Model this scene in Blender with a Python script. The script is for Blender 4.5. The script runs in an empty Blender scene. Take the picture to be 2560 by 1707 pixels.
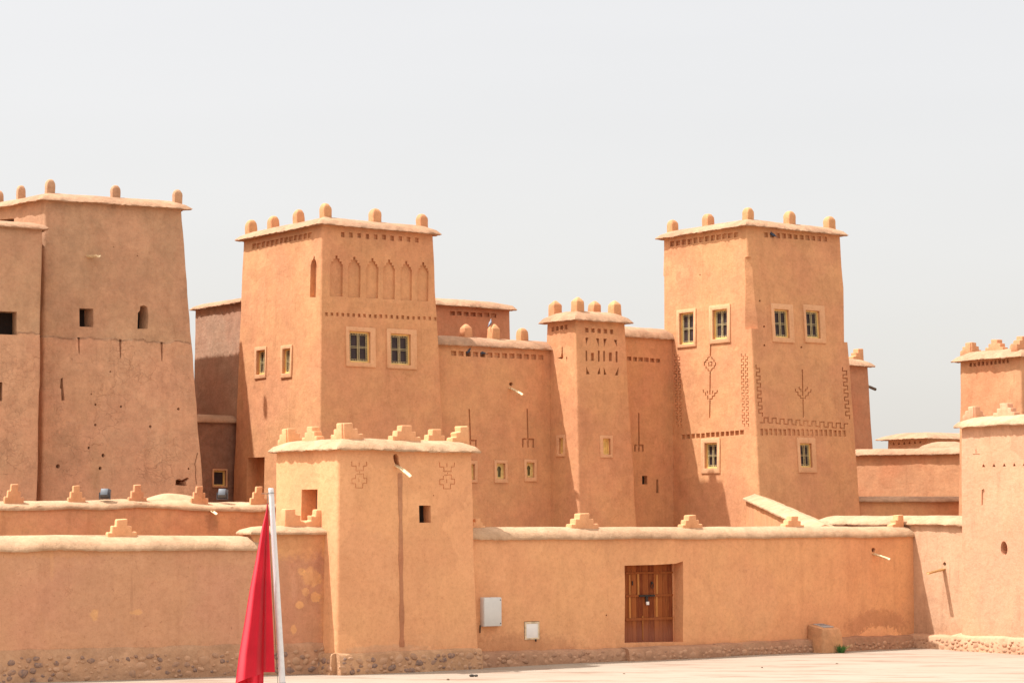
import bpy, bmesh, math, random
from math import radians, sin, cos, pi
from mathutils import Vector, Matrix, noise
random.seed(7)
S = bpy.context.scene
C = S.collection

# ------------------------------------------------------------------ camera
F = 5700.0; W0PX, H0PX = 2560.0, 1707.0
CAMZ = 3.3
HORIZON = 1300.0
PITCH = math.atan((HORIZON - H0PX/2)/F)
cd = bpy.data.cameras.new('camera'); cam = bpy.data.objects.new('camera', cd); C.objects.link(cam)
cd.sensor_width = 36; cd.lens = F/W0PX*36; cd.clip_end = 5000; cd.clip_start = 0.5
cam.location = (0, 0, CAMZ); cam.rotation_euler = (pi/2 + PITCH, 0, 0)
S.camera = cam
FW = Vector((0, cos(PITCH), sin(PITCH))); UP = Vector((0, -sin(PITCH), cos(PITCH))); RT = Vector((1, 0, 0))
CAM = Vector((0, 0, CAMZ))
def ray(px, py):
    return (FW + RT*((px-W0PX/2)/F) + UP*(-(py-H0PX/2)/F))
def at(px, py, Y):
    d = ray(px, py); return CAM + d*(Y/d.y)
def ground_at(px, py, z=0.0):
    d = ray(px, py); return CAM + d*((z-CAMZ)/d.z)

# ------------------------------------------------------------------ light
TRAVEL = Vector((.563, .076, -1.0)).normalized()
sd = bpy.data.lights.new('sun', 'SUN'); sun = bpy.data.objects.new('sun', sd); C.objects.link(sun)
sd.energy = 4.5; sd.angle = radians(.8); sd.color = (1.0, .98, .955)
sun.rotation_euler = TRAVEL.to_track_quat('-Z', 'Y').to_euler()
sun.location = (-30, 40, 60)
wd = bpy.data.worlds.new('World'); S.world = wd; wd.use_nodes = True
nt = wd.node_tree; nt.nodes.clear()
def WN(t, **k):
    n = nt.nodes.new(t)
    for a, b in k.items(): setattr(n, a, b)
    return n
wout = WN('ShaderNodeOutputWorld')
sky = WN('ShaderNodeTexSky', sky_type='NISHITA', sun_disc=False)
sky.sun_elevation = math.asin(-TRAVEL.z); sky.sun_rotation = math.atan2(-TRAVEL.x, -TRAVEL.y)
sky.air_density = 1.0; sky.dust_density = 6.0; sky.ozone_density = 1.0
bg1 = WN('ShaderNodeBackground'); bg1.inputs[1].default_value = 0.05; sky.air_density = .7
nt.links.new(sky.outputs[0], bg1.inputs[0])
# thin white haze layer over the blue sky, brighter towards the zenith
tc = WN('ShaderNodeTexCoord'); sep = WN('ShaderNodeSeparateXYZ'); nt.links.new(tc.outputs['Generated'], sep.inputs[0])
mr = WN('ShaderNodeMapRange', interpolation_type='SMOOTHSTEP'); nt.links.new(sep.outputs['Z'], mr.inputs[0])
mr.inputs[1].default_value = .26; mr.inputs[2].default_value = .8; mr.inputs[3].default_value = 0; mr.inputs[4].default_value = 1
mpg = WN('ShaderNodeMapping'); nt.links.new(tc.outputs['Generated'], mpg.inputs[0]); mpg.inputs['Scale'].default_value = (1, 1, 5)
nz = WN('ShaderNodeTexNoise'); nt.links.new(mpg.outputs[0], nz.inputs[0]); nz.inputs['Scale'].default_value = 4; nz.inputs['Detail'].default_value = 6
cr = WN('ShaderNodeMix', data_type='RGBA'); nt.links.new(nz.outputs[0], cr.inputs[0])
cr.inputs[6].default_value = (.485, .468, .436, 1); cr.inputs[7].default_value = (.52, .502, .470, 1)
cm = WN('ShaderNodeMix', data_type='RGBA'); nt.links.new(mr.outputs[0], cm.inputs[0])
nt.links.new(cr.outputs[2], cm.inputs[6]); cm.inputs[7].default_value = (1.0, .93, .85, 1)
bg2 = WN('ShaderNodeBackground'); nt.links.new(cm.outputs[2], bg2.inputs[0]); bg2.inputs[1].default_value = 1.0
ad = WN('ShaderNodeAddShader'); nt.links.new(bg1.outputs[0], ad.inputs[0]); nt.links.new(bg2.outputs[0], ad.inputs[1])
nt.links.new(ad.outputs[0], wout.inputs[0])
S.view_settings.view_transform = 'Standard'; S.view_settings.look = 'None'
S.view_settings.gamma = 1; S.view_settings.exposure = 0.54
S.render.engine = 'CYCLES'
S.cycles.max_bounces = 6; S.cycles.diffuse_bounces = 5

# ------------------------------------------------------------------ materials
class NB:
    def __init__(s, name):
        s.m = bpy.data.materials.new(name); s.m.use_nodes = True; s.t = s.m.node_tree
        s.b = s.t.nodes['Principled BSDF']; s.pos = s.t.nodes.new('ShaderNodeNewGeometry')
    def n(s, t, **k):
        x = s.t.nodes.new(t)
        for a, b in k.items(): setattr(x, a, b)
        return x
    def l(s, a, b): s.t.links.new(a, b)
    def noise(s, scale, detail=4, rough=.5, vec=None, stretch=None):
        x = s.n('ShaderNodeTexNoise'); x.inputs['Scale'].default_value = scale
        x.inputs['Detail'].default_value = detail; x.inputs['Roughness'].default_value = rough
        v = vec or s.pos.outputs['Position']
        if stretch:
            mp = s.n('ShaderNodeMapping'); mp.inputs['Scale'].default_value = stretch; s.l(v, mp.inputs[0]); v = mp.outputs[0]
        s.l(v, x.inputs['Vector']); return x.outputs['Fac']
    def remap(s, f, a, b, c=0, d=1, smooth=True):
        x = s.n('ShaderNodeMapRange', interpolation_type='SMOOTHSTEP' if smooth else 'LINEAR')
        s.l(f, x.inputs[0]); 
        for i, v in enumerate((a, b, c, d)): x.inputs[i+1].default_value = v
        return x.outputs[0]
    def mix(s, f, a, b, mode='MIX'):
        x = s.n('ShaderNodeMix', data_type='RGBA', blend_type=mode)
        for v, i in ((f, 0), (a, 6), (b, 7)):
            if isinstance(v, (int, float)): x.inputs[i].default_value = v
            elif isinstance(v, (tuple, list)): x.inputs[i].default_value = (*v[:3], 1)
            else: s.l(v, x.inputs[i])
        return x.outputs[2]
    def math(s, op, a, b=None, c=None):
        x = s.n('ShaderNodeMath', operation=op)
        for i, v in enumerate((a, b, c)):
            if v is None: continue
            if isinstance(v, (int, float)): x.inputs[i].default_value = v
            else: s.l(v, x.inputs[i])
        return x.outputs[0]
    def bump(s, h, dist, strength=1.0, prev=None):
        x = s.n('ShaderNodeBump'); x.inputs['Distance'].default_value = dist; x.inputs['Strength'].default_value = strength
        s.l(h, x.inputs['Height'])
        if prev: s.l(prev, x.inputs['Normal'])
        return x.outputs[0]

def sc(c, k): return tuple(v*k for v in c)
def adobe(name, col, alt=None, var=.16, rough_bump=.012, stains=(), crack=None, streak=.08, grit=1):
    """earthen plaster: blotches, straw flecks, faint rain streaks, trowel relief"""
    b = NB(name)
    alt = alt or (col[0]*.98, col[1]*.86, col[2]*.84)
    big = b.noise(.55, 5, .6); mid = b.noise(2.6, 6, .65); fine = b.noise(38, 3, .7)
    strk = b.noise(3.2, 5, .6, stretch=(1, 1, .16)); horiz = b.noise(5, 4, .6, stretch=(.4, .4, 2.4))
    c = b.mix(b.remap(big, .36, .64), col, alt)
    c = b.mix(b.remap(mid, .3, .72, 0, 1), c, b.mix(1.0, c, (1-var, 1-var, 1-var), 'MULTIPLY'))
    c = b.mix(b.remap(strk, .5, .75, 0, 1), c, b.mix(1.0, c, (1-streak, 1-streak*1.2, 1-streak*1.3), 'MULTIPLY'))
    c = b.mix(b.remap(horiz, .55, .8, 0, .5), c, b.mix(1.0, c, (1+var*.5,)*3, 'MULTIPLY'))
    gr = b.noise(11, 4, .75)
    c = b.mix(b.remap(gr, .50, .66, 0, .8), c, b.mix(1.0, c, (.90, .875, .855), 'MULTIPLY'))
    c = b.mix(b.remap(gr, .50, .36, 0, .6), c, b.mix(1.0, c, (1.07, 1.09, 1.11), 'MULTIPLY'))
    c = b.mix(b.remap(fine, .56, .72, 0, .6), c, b.mix(1.0, c, (.72, .66, .6), 'MULTIPLY'))
    c = b.mix(b.remap(fine, .25, .4, .35, 0), c, b.mix(1.0, c, (1.15, 1.17, 1.2), 'MULTIPLY'))
    wv0 = b.n('ShaderNodeTexNoise'); wv0.inputs['Scale'].default_value = 2.2; wv0.inputs['Detail'].default_value = 4; b.l(b.pos.outputs['Position'], wv0.inputs['Vector'])
    va0 = b.n('ShaderNodeVectorMath', operation='MULTIPLY_ADD'); b.l(wv0.outputs['Color'], va0.inputs[0]); va0.inputs[1].default_value = (.7,)*3; b.l(b.pos.outputs['Position'], va0.inputs[2])
    pv = b.n('ShaderNodeTexVoronoi', feature='F1'); pv.inputs['Scale'].default_value = .75; b.l(va0.outputs[0], pv.inputs['Vector'])
    psx = b.n('ShaderNodeSeparateXYZ'); b.l(pv.outputs['Color'], psx.inputs[0])
    c = b.mix(b.remap(psx.outputs['X'], .66, .70, 0, .75), c, b.mix(1.0, c, (.93, .92, .93), 'MULTIPLY'))
    c = b.mix(b.remap(psx.outputs['Y'], .74, .78, 0, .7), c, b.mix(1.0, c, (1.05, 1.07, 1.09), 'MULTIPLY'))
    hv = b.n('ShaderNodeTexVoronoi', feature='DISTANCE_TO_EDGE'); hv.inputs['Scale'].default_value = 1.1; b.l(va0.outputs[0], hv.inputs['Vector'])
    hair = b.math('MULTIPLY', b.remap(hv.outputs['Distance'], 0, .011, 1, 0), b.remap(b.noise(.8, 3), .55, .66))
    c = b.mix(b.math('MULTIPLY', hair, .45), c, b.mix(1.0, c, (.68, .6, .56), 'MULTIPLY'))
    drip = b.noise(5.5, 4, .65, stretch=(1, 1, .07))
    c = b.mix(b.math('MULTIPLY', b.remap(drip, .60, .72), b.remap(big, .40, .6, .9, .2)), c, b.mix(1.0, c, (1-streak*1.3, 1-streak*1.5, 1-streak*1.5), 'MULTIPLY'))
    wob = b.noise(3.5, 4, .6); wob2 = b.noise(13, 4, .6) if stains else None
    for (p, r, scol, strength, soft) in stains:          # p centre, r radii xyz
        vm = b.n('ShaderNodeVectorMath', operation='SUBTRACT'); b.l(b.pos.outputs['Position'], vm.inputs[0]); vm.inputs[1].default_value = p
        vd = b.n('ShaderNodeVectorMath', operation='DIVIDE'); b.l(vm.outputs[0], vd.inputs[0]); vd.inputs[1].default_value = r
        vl = b.n('ShaderNodeVectorMath', operation='LENGTH'); b.l(vd.outputs[0], vl.inputs[0])
        dd = b.math('ADD', vl.outputs['Value'], b.math('ADD', b.math('MULTIPLY_ADD', wob, .9, -.45), b.math('MULTIPLY_ADD', wob2, 1.1, -.55)))
        m = b.remap(dd, 1-soft, 1+soft*.3, strength, 0)
        c = b.mix(m, c, b.mix(1.0, c, scol, 'MULTIPLY'))
    nrm = b.bump(b.noise(1.6, 4, .6), .05, .6)
    nrm = b.bump(b.noise(9, 5, .7), rough_bump, .8, nrm)
    nrm = b.bump(b.noise(34, 4, .75), .004*grit, .9, nrm)
    if crack:
        ztop, amt = crack
        wv = b.n('ShaderNodeTexNoise'); wv.inputs['Scale'].default_value = 3.0; b.l(b.pos.outputs['Position'], wv.inputs['Vector'])
        va = b.n('ShaderNodeVectorMath', operation='MULTIPLY_ADD'); b.l(wv.outputs['Color'], va.inputs[0]); va.inputs[1].default_value = (.5,)*3; b.l(b.pos.outputs['Position'], va.inputs[2])
        def vor(sc_, w):
            v = b.n('ShaderNodeTexVoronoi', feature='DISTANCE_TO_EDGE'); v.inputs['Scale'].default_value = sc_; b.l(va.outputs[0], v.inputs['Vector'])
            return b.remap(v.outputs['Distance'], 0, w, 1, 0)
        spz = b.n('ShaderNodeSeparateXYZ'); b.l(b.pos.outputs['Position'], spz.inputs[0])
        zz = b.math('ADD', spz.outputs['Z'], b.math('MULTIPLY_ADD', wob, .25, -.12))
        zm = b.remap(zz, ztop-.05, ztop+.03, 1, 0)
        cm1 = b.math('MULTIPLY', vor(2.3, .022), b.remap(b.noise(.9, 3), .50, .62))
        cm2 = b.math('MULTIPLY', vor(6.0, .035), b.remap(b.noise(1.1, 3, .5, stretch=(1, 1, .8)), .50, .64, 0, .8))
        ck = b.math('MULTIPLY', b.math('MAXIMUM', cm1, cm2), zm)
        c = b.mix(zm, b.mix(1.0, c, (.90, .95, .95), 'MULTIPLY'), b.mix(1.0, c, (1.03, 1.02, 1.02), 'MULTIPLY'))
        c = b.mix(b.math('MULTIPLY', ck, amt), c, b.mix(1.0, c, (.5, .42, .38), 'MULTIPLY'))
        pits = b.math('MULTIPLY', b.remap(b.noise(14, 2, .6), .68, .76), zm)
        c = b.mix(b.math('MULTIPLY', pits, .6), c, b.mix(1.0, c, (.55, .48, .45), 'MULTIPLY'))
        nrm = b.bump(b.math('SUBTRACT', 1, ck), .012*amt*2, .8, nrm)
        edge = b.math('MULTIPLY', b.remap(zz, ztop-.06, ztop-.01, 0, 1), b.remap(zz, ztop-.01, ztop+.04, 1, 0)); c = b.mix(b.math('MULTIPLY', edge, b.remap(b.noise(2.2, 3), .38, .5)), c, b.mix(1.0, c, (.72, .66, .62), 'MULTIPLY'))
        nrm = b.bump(zm, .05, .9, nrm)
    b.l(c, b.b.inputs['Base Color']); b.l(nrm, b.b.inputs['Normal'])
    b.b.inputs['Roughness'].default_value = .95; b.b.inputs['Specular IOR Level'].default_value = .12
    return b.m

def simple(name, col, rough=.6, metal=0, var=.15, nscale=12, bump=.002, stretch=None, spec=.4):
    b = NB(name); f = b.noise(nscale, 5, .6, stretch=stretch)
    c = b.mix(b.remap(f, .3, .7), sc(col, 1+var), sc(col, 1-var))
    b.l(c, b.b.inputs['Base Color']); b.l(b.bump(b.noise(nscale*4, 3), bump, .6), b.b.inputs['Normal'])
    b.b.inputs['Roughness'].default_value = rough; b.b.inputs['Metallic'].default_value = metal
    b.b.inputs['Specular IOR Level'].default_value = spec
    return b.m

BASE = (.60, .300, .148)
FRONT = (.66, .350, .170)
M = {}
M['tower'] = adobe('tower plaster', (.645, .330, .158), (.630, .300, .152), stains=[(at(900, 950, 67.7), (.28, .5, .5), (.90, .90, .92), .7, .7), (at(1003, 958, 68.4), (.28, .5, .5), (.92, .92, .94), .6, .7),
    (at(1957, 880, 72.6), (.2, .5, .4), (.92, .92, .94), .6, .7), (at(2035, 880, 73.2), (.2, .5, .4), (.92, .92, .94), .6, .7), (at(1000, 1090, 68), (3, 3, .9), (.95, .93, .93), .6, .8)])
M['rear'] = adobe('rear red plaster', (.52, .240, .128))
M['far'] = adobe('far pale plaster', (.64, .335, .175))
M['greyplaster'] = adobe('rough grey plaster', (.46, .290, .190), rough_bump=.02, var=.22)
M['coping'] = adobe('gravelly coping', (.49, .295, .180), (.45, .255, .152), var=.28, rough_bump=.015, grit=4)
M['coping_front'] = adobe('straw mud coping', (.57, .365, .222), (.535, .330, .192), var=.24, rough_bump=.018, grit=4)
M['surround'] = adobe('smooth window surround plaster', (.69, .385, .205), (.67, .365, .195), var=.06, rough_bump=.004)
M['ochre'] = simple('ochre painted wood', (.78, .52, .17), .55, nscale=8, stretch=(1, 1, .3))
M['yellow'] = simple('yellow painted board', (.70, .45, .13), .6, nscale=6)
M['paleyellow'] = simple('pale yellow wood', (.66, .47, .18), .6, nscale=8)
M['glass'] = simple('dark dusty window glass', (.045, .030, .030), .45, var=.3, nscale=5, bump=.001, spec=.25)
M['greenglass'] = simple('green brown glass', (.12, .10, .035), .3, nscale=5)
M['iron'] = simple('ochre wrought iron', (.52, .42, .22), .5, metal=.1, nscale=25)
M['unlit_interior'] = simple('painted unlit interior', (.02, .012, .009), .95)  # near-black colour painting the unlit rooms behind wall holes
M['spout'] = simple('pale split wood', (.72, .56, .34), .8, var=.2, nscale=7, stretch=(2, 2, .5))
M['spout_brown'] = simple('tan split wood', (.50, .30, .13), .8, var=.2, nscale=7)
M['spout_dark'] = simple('dark weathered wood', (.12, .09, .06), .8, var=.2, nscale=7)
M['grey_metal'] = simple('grey painted steel', (.60, .585, .55), .45, var=.04, nscale=4, bump=.0005)
M['white_box'] = simple('white enamel', (.78, .74, .70), .4, var=.04, nscale=4, bump=.0005)
M['dark_metal'] = simple('dark iron', (.035, .03, .028), .5, metal=.6)
M['lamp_metal'] = simple('lamp housing grey', (.085, .092, .105), .5, metal=0, var=.06)
M['lamp_glass'] = simple('lamp glass', (.5, .5, .5), .15, var=.05)
M['pole'] = simple('white painted pole', (.70, .70, .70), .4, var=.07, nscale=9, bump=.0008)
M['rope'] = simple('grey rope', (.10, .10, .09), .8)
M['plate'] = simple('galvanised plate', (.42, .42, .42), .5, metal=.3, var=.1)
M['pigeon'] = simple('slate feathers', (.06, .075, .11), .6, var=.4, nscale=30)
M['pigeon_light'] = simple('blue grey feathers', (.25, .28, .33), .6, var=.5, nscale=22)
M['beak'] = simple('bird beak', (.2, .12, .1), .5)
M['leaf'] = simple('weed leaves', (.055, .16, .035), .6, var=.4, nscale=20)
M['mud_channel'] = adobe('damp rill plaster', (.50, .245, .13), var=.12)

# ------------------------------------------------------------------ object helpers
def link(name, me, mat=None, parent=None, smooth=True, angle=35):
    if mat and not me.materials: me.materials.append(mat)
    if smooth:
        me.polygons.foreach_set('use_smooth', [True]*len(me.polygons))
        try: me.set_sharp_from_angle(angle=radians(angle))
        except Exception: pass
    o = bpy.data.objects.new(name, me); C.objects.link(o)
    if parent: o.parent = parent
    return o
def mesh(name, verts, faces, origin=Vector((0, 0, 0))):
    me = bpy.data.meshes.new(name); me.from_pydata([tuple(Vector(v)-origin) for v in verts], [], faces); me.update()
    bm = bmesh.new(); bm.from_mesh(me); bmesh.ops.recalc_face_normals(bm, faces=bm.faces); bm.to_mesh(me); bm.free()
    return me
def tag(o, label, cat, group=None, kind=None):
    if label: o['label'] = label
    if cat: o['category'] = cat
    if group: o['group'] = group
    o['kind'] = kind or 'thing'
    return o
def empty(name, loc, label, cat, group=None):
    o = bpy.data.objects.new(name, None); C.objects.link(o); o.location = loc; o.empty_display_size = .3
    return tag(o, label, cat, group)
class MB:
    """collects shapes (world coordinates) and links them as one mesh"""
    def __init__(s): s.v = []; s.f = []
    def add(s, v, f):
        k = len(s.v); s.v += [Vector(p) for p in v]; s.f += [tuple(i+k for i in q) for q in f]
    def hexa(s, p):   # 8 corner points: 4 bottom loop, 4 top loop
        s.add(p, [(0, 1, 2, 3), (4, 7, 6, 5), (0, 4, 5, 1), (1, 5, 6, 2), (2, 6, 7, 3), (3, 7, 4, 0)])
    def prism(s, A, B):
        n = len(A); s.add(list(A)+list(B), [tuple(range(n))[::-1], tuple(range(n, 2*n))] + [(i, (i+1) % n, n+(i+1) % n, n+i) for i in range(n)])
    def box(s, c, ex, ey, ez):
        c = Vector(c); P = []
        for k in (-1, 1):
            for i, j in ((-1, -1), (1, -1), (1, 1), (-1, 1)): P.append(c+ex*i+ey*j+ez*k)
        s.hexa(P)
    def tube(s, pts, rad, n=10, cap=True):
        pts = [Vector(p) for p in pts]; rings = []
        for i, p in enumerate(pts):
            t = (pts[min(i+1, len(pts)-1)]-pts[max(i-1, 0)]).normalized()
            a = t.orthogonal().normalized() if i == 0 else (a - t*a.dot(t)).normalized()
            b2 = t.cross(a); r = rad[i] if isinstance(rad, (list, tuple)) else rad
            rings.append([p+(a*cos(2*pi*k/n)+b2*sin(2*pi*k/n))*r for k in range(n)])
        V = [q for r_ in rings for q in r_]; Fc = []
        for i in range(len(rings)-1):
            for k in range(n): Fc.append((i*n+k, i*n+(k+1) % n, (i+1)*n+(k+1) % n, (i+1)*n+k))
        if cap: Fc += [tuple(range(n))[::-1], tuple((len(rings)-1)*n+k for k in range(n))]
        s.add(V, Fc)
    def build(s, name, mat, parent=None, smooth=True, angle=35, bevel=0):
        org = parent.matrix_world.translation if False else Vector((0, 0, 0))
        p = parent
        while p is not None: org = org + p.location; p = p.parent
        me = mesh(name, s.v, s.f, org)
        o = link(name, me, mat, parent, smooth, angle)
        if bevel:
            md = o.modifiers.new('b', 'BEVEL'); md.width = bevel; md.segments = 2; md.limit_method = 'ANGLE'
            bake(o)
        return o
def bake(o):
    bpy.context.view_layer.update()
    dg = bpy.context.evaluated_depsgraph_get(); me = bpy.data.meshes.new_from_object(o.evaluated_get(dg))
    old = o.data; o.modifiers.clear(); o.data = me; bpy.data.meshes.remove(old)
    o.data.polygons.foreach_set('use_smooth', [True]*len(o.data.polygons))
    o.data.set_sharp_from_angle(angle=radians(32))

# ------------------------------------------------------------------ adobe blocks
class Block:
    """battered mud block; local a runs along u (away, right), c along v (away, left)"""
    def __init__(s, name, near, label, cat, ang=36, left=None, right=None, depth=None, width=None, zbot=-.15,
                 b=(.02, .03, .03, .03), mat='tower', cmat='coping', coping=(.16, .34, .22), plan=None, ztop=None,
                 group=None, amp=.02, step=.35, r=.07, sag=.015, cap=True, vang=None):
        a = radians(ang); s.u = Vector((cos(a), sin(a), 0)); a2 = radians(vang if vang is not None else ang); s.v = Vector((-sin(a2), cos(a2), 0)); s.ck = cos(a2-a)
        s.nR = Vector((s.u.y, -s.u.x, 0)); s.nL = Vector((-s.v.y, s.v.x, 0))
        s.N = at(*near) if near else Vector((*plan, ztop))
        s.zt = s.N.z; s.bL, s.bR, s.bF, s.bB = b; s.amp = amp; s.step = step; s.r = r; s.zbot = zbot; s.sag = sag
        s.wr = width if width else s.along(s.u, right)
        s.wl = depth if depth else s.along(s.v, left)
        s.mat = M[mat] if isinstance(mat, str) else mat; s.cmat = M[cmat]; s.cop = coping
        s.root = empty(name, (s.N.x, s.N.y, max(zbot, 0)), label, cat, group)
        s.cut = MB(); s.o = None; s.cap = cap
    def along(s, d, px):
        k = (px-W0PX/2)/F   # X = k*(Y cosp + (z-camz) sinp)
        def q(t):
            p = s.N + d*t - CAM; dep = p.dot(FW); return p.x/dep - k
        t0, t1 = 0, 40
        s0 = q(0)
        for _ in range(60):
            m = (t0+t1)/2
            if (q(m) > 0) == (s0 > 0): t0 = m
            else: t1 = m
        return t0
    def w(s, a, c, z): return Vector((s.N.x, s.N.y, 0)) + s.u*a + s.v*c + Vector((0, 0, z))
    def pt(s, face, t, z, off=0.0):
        h = s.zt - z
        if face == 'R': return s.w(t, -s.bR*h-off, z)
        if face == 'L': return s.w(-s.bL*h-off, t, z)
    def hit(s, face, px, py, extra=0.0):
        d = ray(px, py)
        if face == 'R': n, bb = s.nR, s.bR*s.ck
        else: n, bb = s.nL, s.bL*s.ck
        extra = extra*s.ck
        # plane: (p-N).n = bb*(zt-z)+extra
        A = (CAM-s.N).dot(n) - bb*(s.zt-CAM.z) - extra; Bc = d.dot(n) + bb*d.z
        p = CAM + d*(-A/Bc); q = p-s.N; D = s.u.x*s.v.y-s.u.y*s.v.x
        return ((q.x*s.v.y-q.y*s.v.x)/D if face == 'R' else (s.u.x*q.y-s.u.y*q.x)/D), p.z
    def out(s, face): return s.nR if face == 'R' else s.nL
    def poly(s, face, pts, depth, front=.12, mb=None):
        q = [s.hit(face, *p) for p in pts]
        (mb or s.cut).prism([s.pt(face, t, z, -depth) for t, z in q], [s.pt(face, t, z, front) for t, z in q])
    def rect(s, face, x0, y0, x1, y1):
        cx, cy = (x0+x1)/2, (y0+y1)/2
        t0 = s.hit(face, x0, cy)[0]; t1 = s.hit(face, x1, cy)[0]; z1 = s.hit(face, cx, y0)[1]; z0 = s.hit(face, cx, y1)[1]
        return min(t0, t1), z0, max(t0, t1), z1
    def slab(s, mb, face, R, o0, o1):
        t0, z0, t1, z1 = R
        q = ((t0, z0), (t1, z0), (t1, z1), (t0, z1))
        mb.prism([s.pt(face, t, z, o0) for t, z in q], [s.pt(face, t, z, o1) for t, z in q])
    def ring(s, mb, face, Ro, Ri, o0, o1):
        def lp(R, o): t0, z0, t1, z1 = R; return [s.pt(face, t, z, o) for t, z in ((t0, z0), (t1, z0), (t1, z1), (t0, z1))]
        V = lp(Ro, o0)+lp(Ri, o0)+lp(Ro, o1)+lp(Ri, o1); Fc = []
        for i in range(4):
            j = (i+1) % 4
            Fc += [(i, j, 4+j, 4+i), (8+i, 12+i, 12+j, 8+j), (i, 8+i, 8+j, j), (4+i, 4+j, 12+j, 12+i)]
        mb.add(V, Fc)
    def hole(s, face, x0, y0, x1, y1, depth=.1):
        R = s.rect(face, x0, y0, x1, y1); s.slab(s.cut, face, R, -depth, .12); return R
    def row(s, face, p0, p1, n, w, h, depth=.1):
        for i in range(n):
            t = i/(n-1); x = p0[0]+(p1[0]-p0[0])*t; y = p0[1]+(p1[1]-p0[1])*t + random.uniform(-.6, .6)
            ww = w*random.uniform(.9, 1.05); hh = h*random.uniform(.92, 1.06)
            s.hole(face, x-ww/2, y-hh/2, x+ww/2, y+hh/2, depth*random.uniform(.8, 1.1))
    def ribbon(s, face, pts, w, depth=.025):
        P = [Vector((x, y)) for x, y in pts]; Lf, Rt = [], []
        for i, p in enumerate(P):
            d0 = (p-P[i-1]).normalized() if i else None; d1 = (P[i+1]-p).normalized() if i < len(P)-1 else None
            if d0 is None: n = Vector((-d1.y, d1.x)); k = 1
            elif d1 is None: n = Vector((-d0.y, d0.x)); k = 1
            else:
                n0 = Vector((-d0.y, d0.x)); n1 = Vector((-d1.y, d1.x)); n = (n0+n1).normalized(); k = 1/max(.4, n.dot(n0))
            Lf.append(p+n*w/2*k); Rt.append(p-n*w/2*k)
        s.poly(face, [tuple(q) for q in Lf+Rt[::-1]], depth)
    # ---- the wall body
    def body(s, name='wall', roundtop=0):
        hs = []; z = s.zbot; H = s.zt - s.zbot; n = max(2, int(H/s.step))
        zs = [s.zbot + H*i/n for i in range(n+1)]
        def loop(z):
            h = s.zt-z; a0, a1, c0, c1 = -s.bL*h, s.wr+s.bF*h, -s.bR*h, s.wl+s.bB*h; r = min(s.r, s.wl/3)
            cs = [(a0+r, c0+r, pi, 1.5*pi), (a1-r, c0+r, 1.5*pi, 2*pi), (a1-r, c1-r, 0, .5*pi), (a0+r, c1-r, .5*pi, pi)]
            ns = [max(1, int(s.wr/s.step)), max(1, int(s.wl/s.step))]*2; P = []
            for i, (ca, cc, t0, t1) in enumerate(cs):
                for k in range(4):
                    t = t0+(t1-t0)*k/3; P.append((ca+r*cos(t), cc+r*sin(t), cos(t), sin(t)))
                nx = cs[(i+1) % 4]; e = P[-1]; q = (nx[0]+r*cos(nx[2]), nx[1]+r*sin(nx[2]))
                for k in range(1, ns[i]):
                    f = k/ns[i]; P.append((e[0]+(q[0]-e[0])*f, e[1]+(q[1]-e[1])*f, e[2], e[3]))
            return P
        V = []; m = 0
        for z in zs:
            L = loop(z); m = len(L)
            for a, c, na, nc in L:
                p = s.w(a, c, z); k = noise.noise(p*.9)*s.amp + noise.noise(p*3.1)*s.amp*.35
                V.append(p + (s.u*na+s.v*nc)*k)
        Fc = [tuple(range(m))[::-1], tuple(range(n*m, n*m+m))]
        for i in range(n):
            for k in range(m): Fc.append((i*m+k, i*m+(k+1) % m, (i+1)*m+(k+1) % m, (i+1)*m+k))
        mb = MB(); mb.add(V, Fc); o = mb.build(name, s.mat, s.root)
        if s.cut.v:
            cme = mesh('cutter', s.cut.v, s.cut.f, s.root.location); co = bpy.data.objects.new('cutter', cme); C.objects.link(co); co.parent = s.root
            md = o.modifiers.new('x', 'BOOLEAN'); md.operation = 'DIFFERENCE'; md.solver = 'EXACT'; md.object = co
            n0 = len(o.data.polygons); bake(o)
            print('BOOL', s.root.name, n0, '->', len(o.data.polygons))
            bpy.data.objects.remove(co); bpy.data.meshes.remove(cme)
        s.o = o; return o
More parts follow.
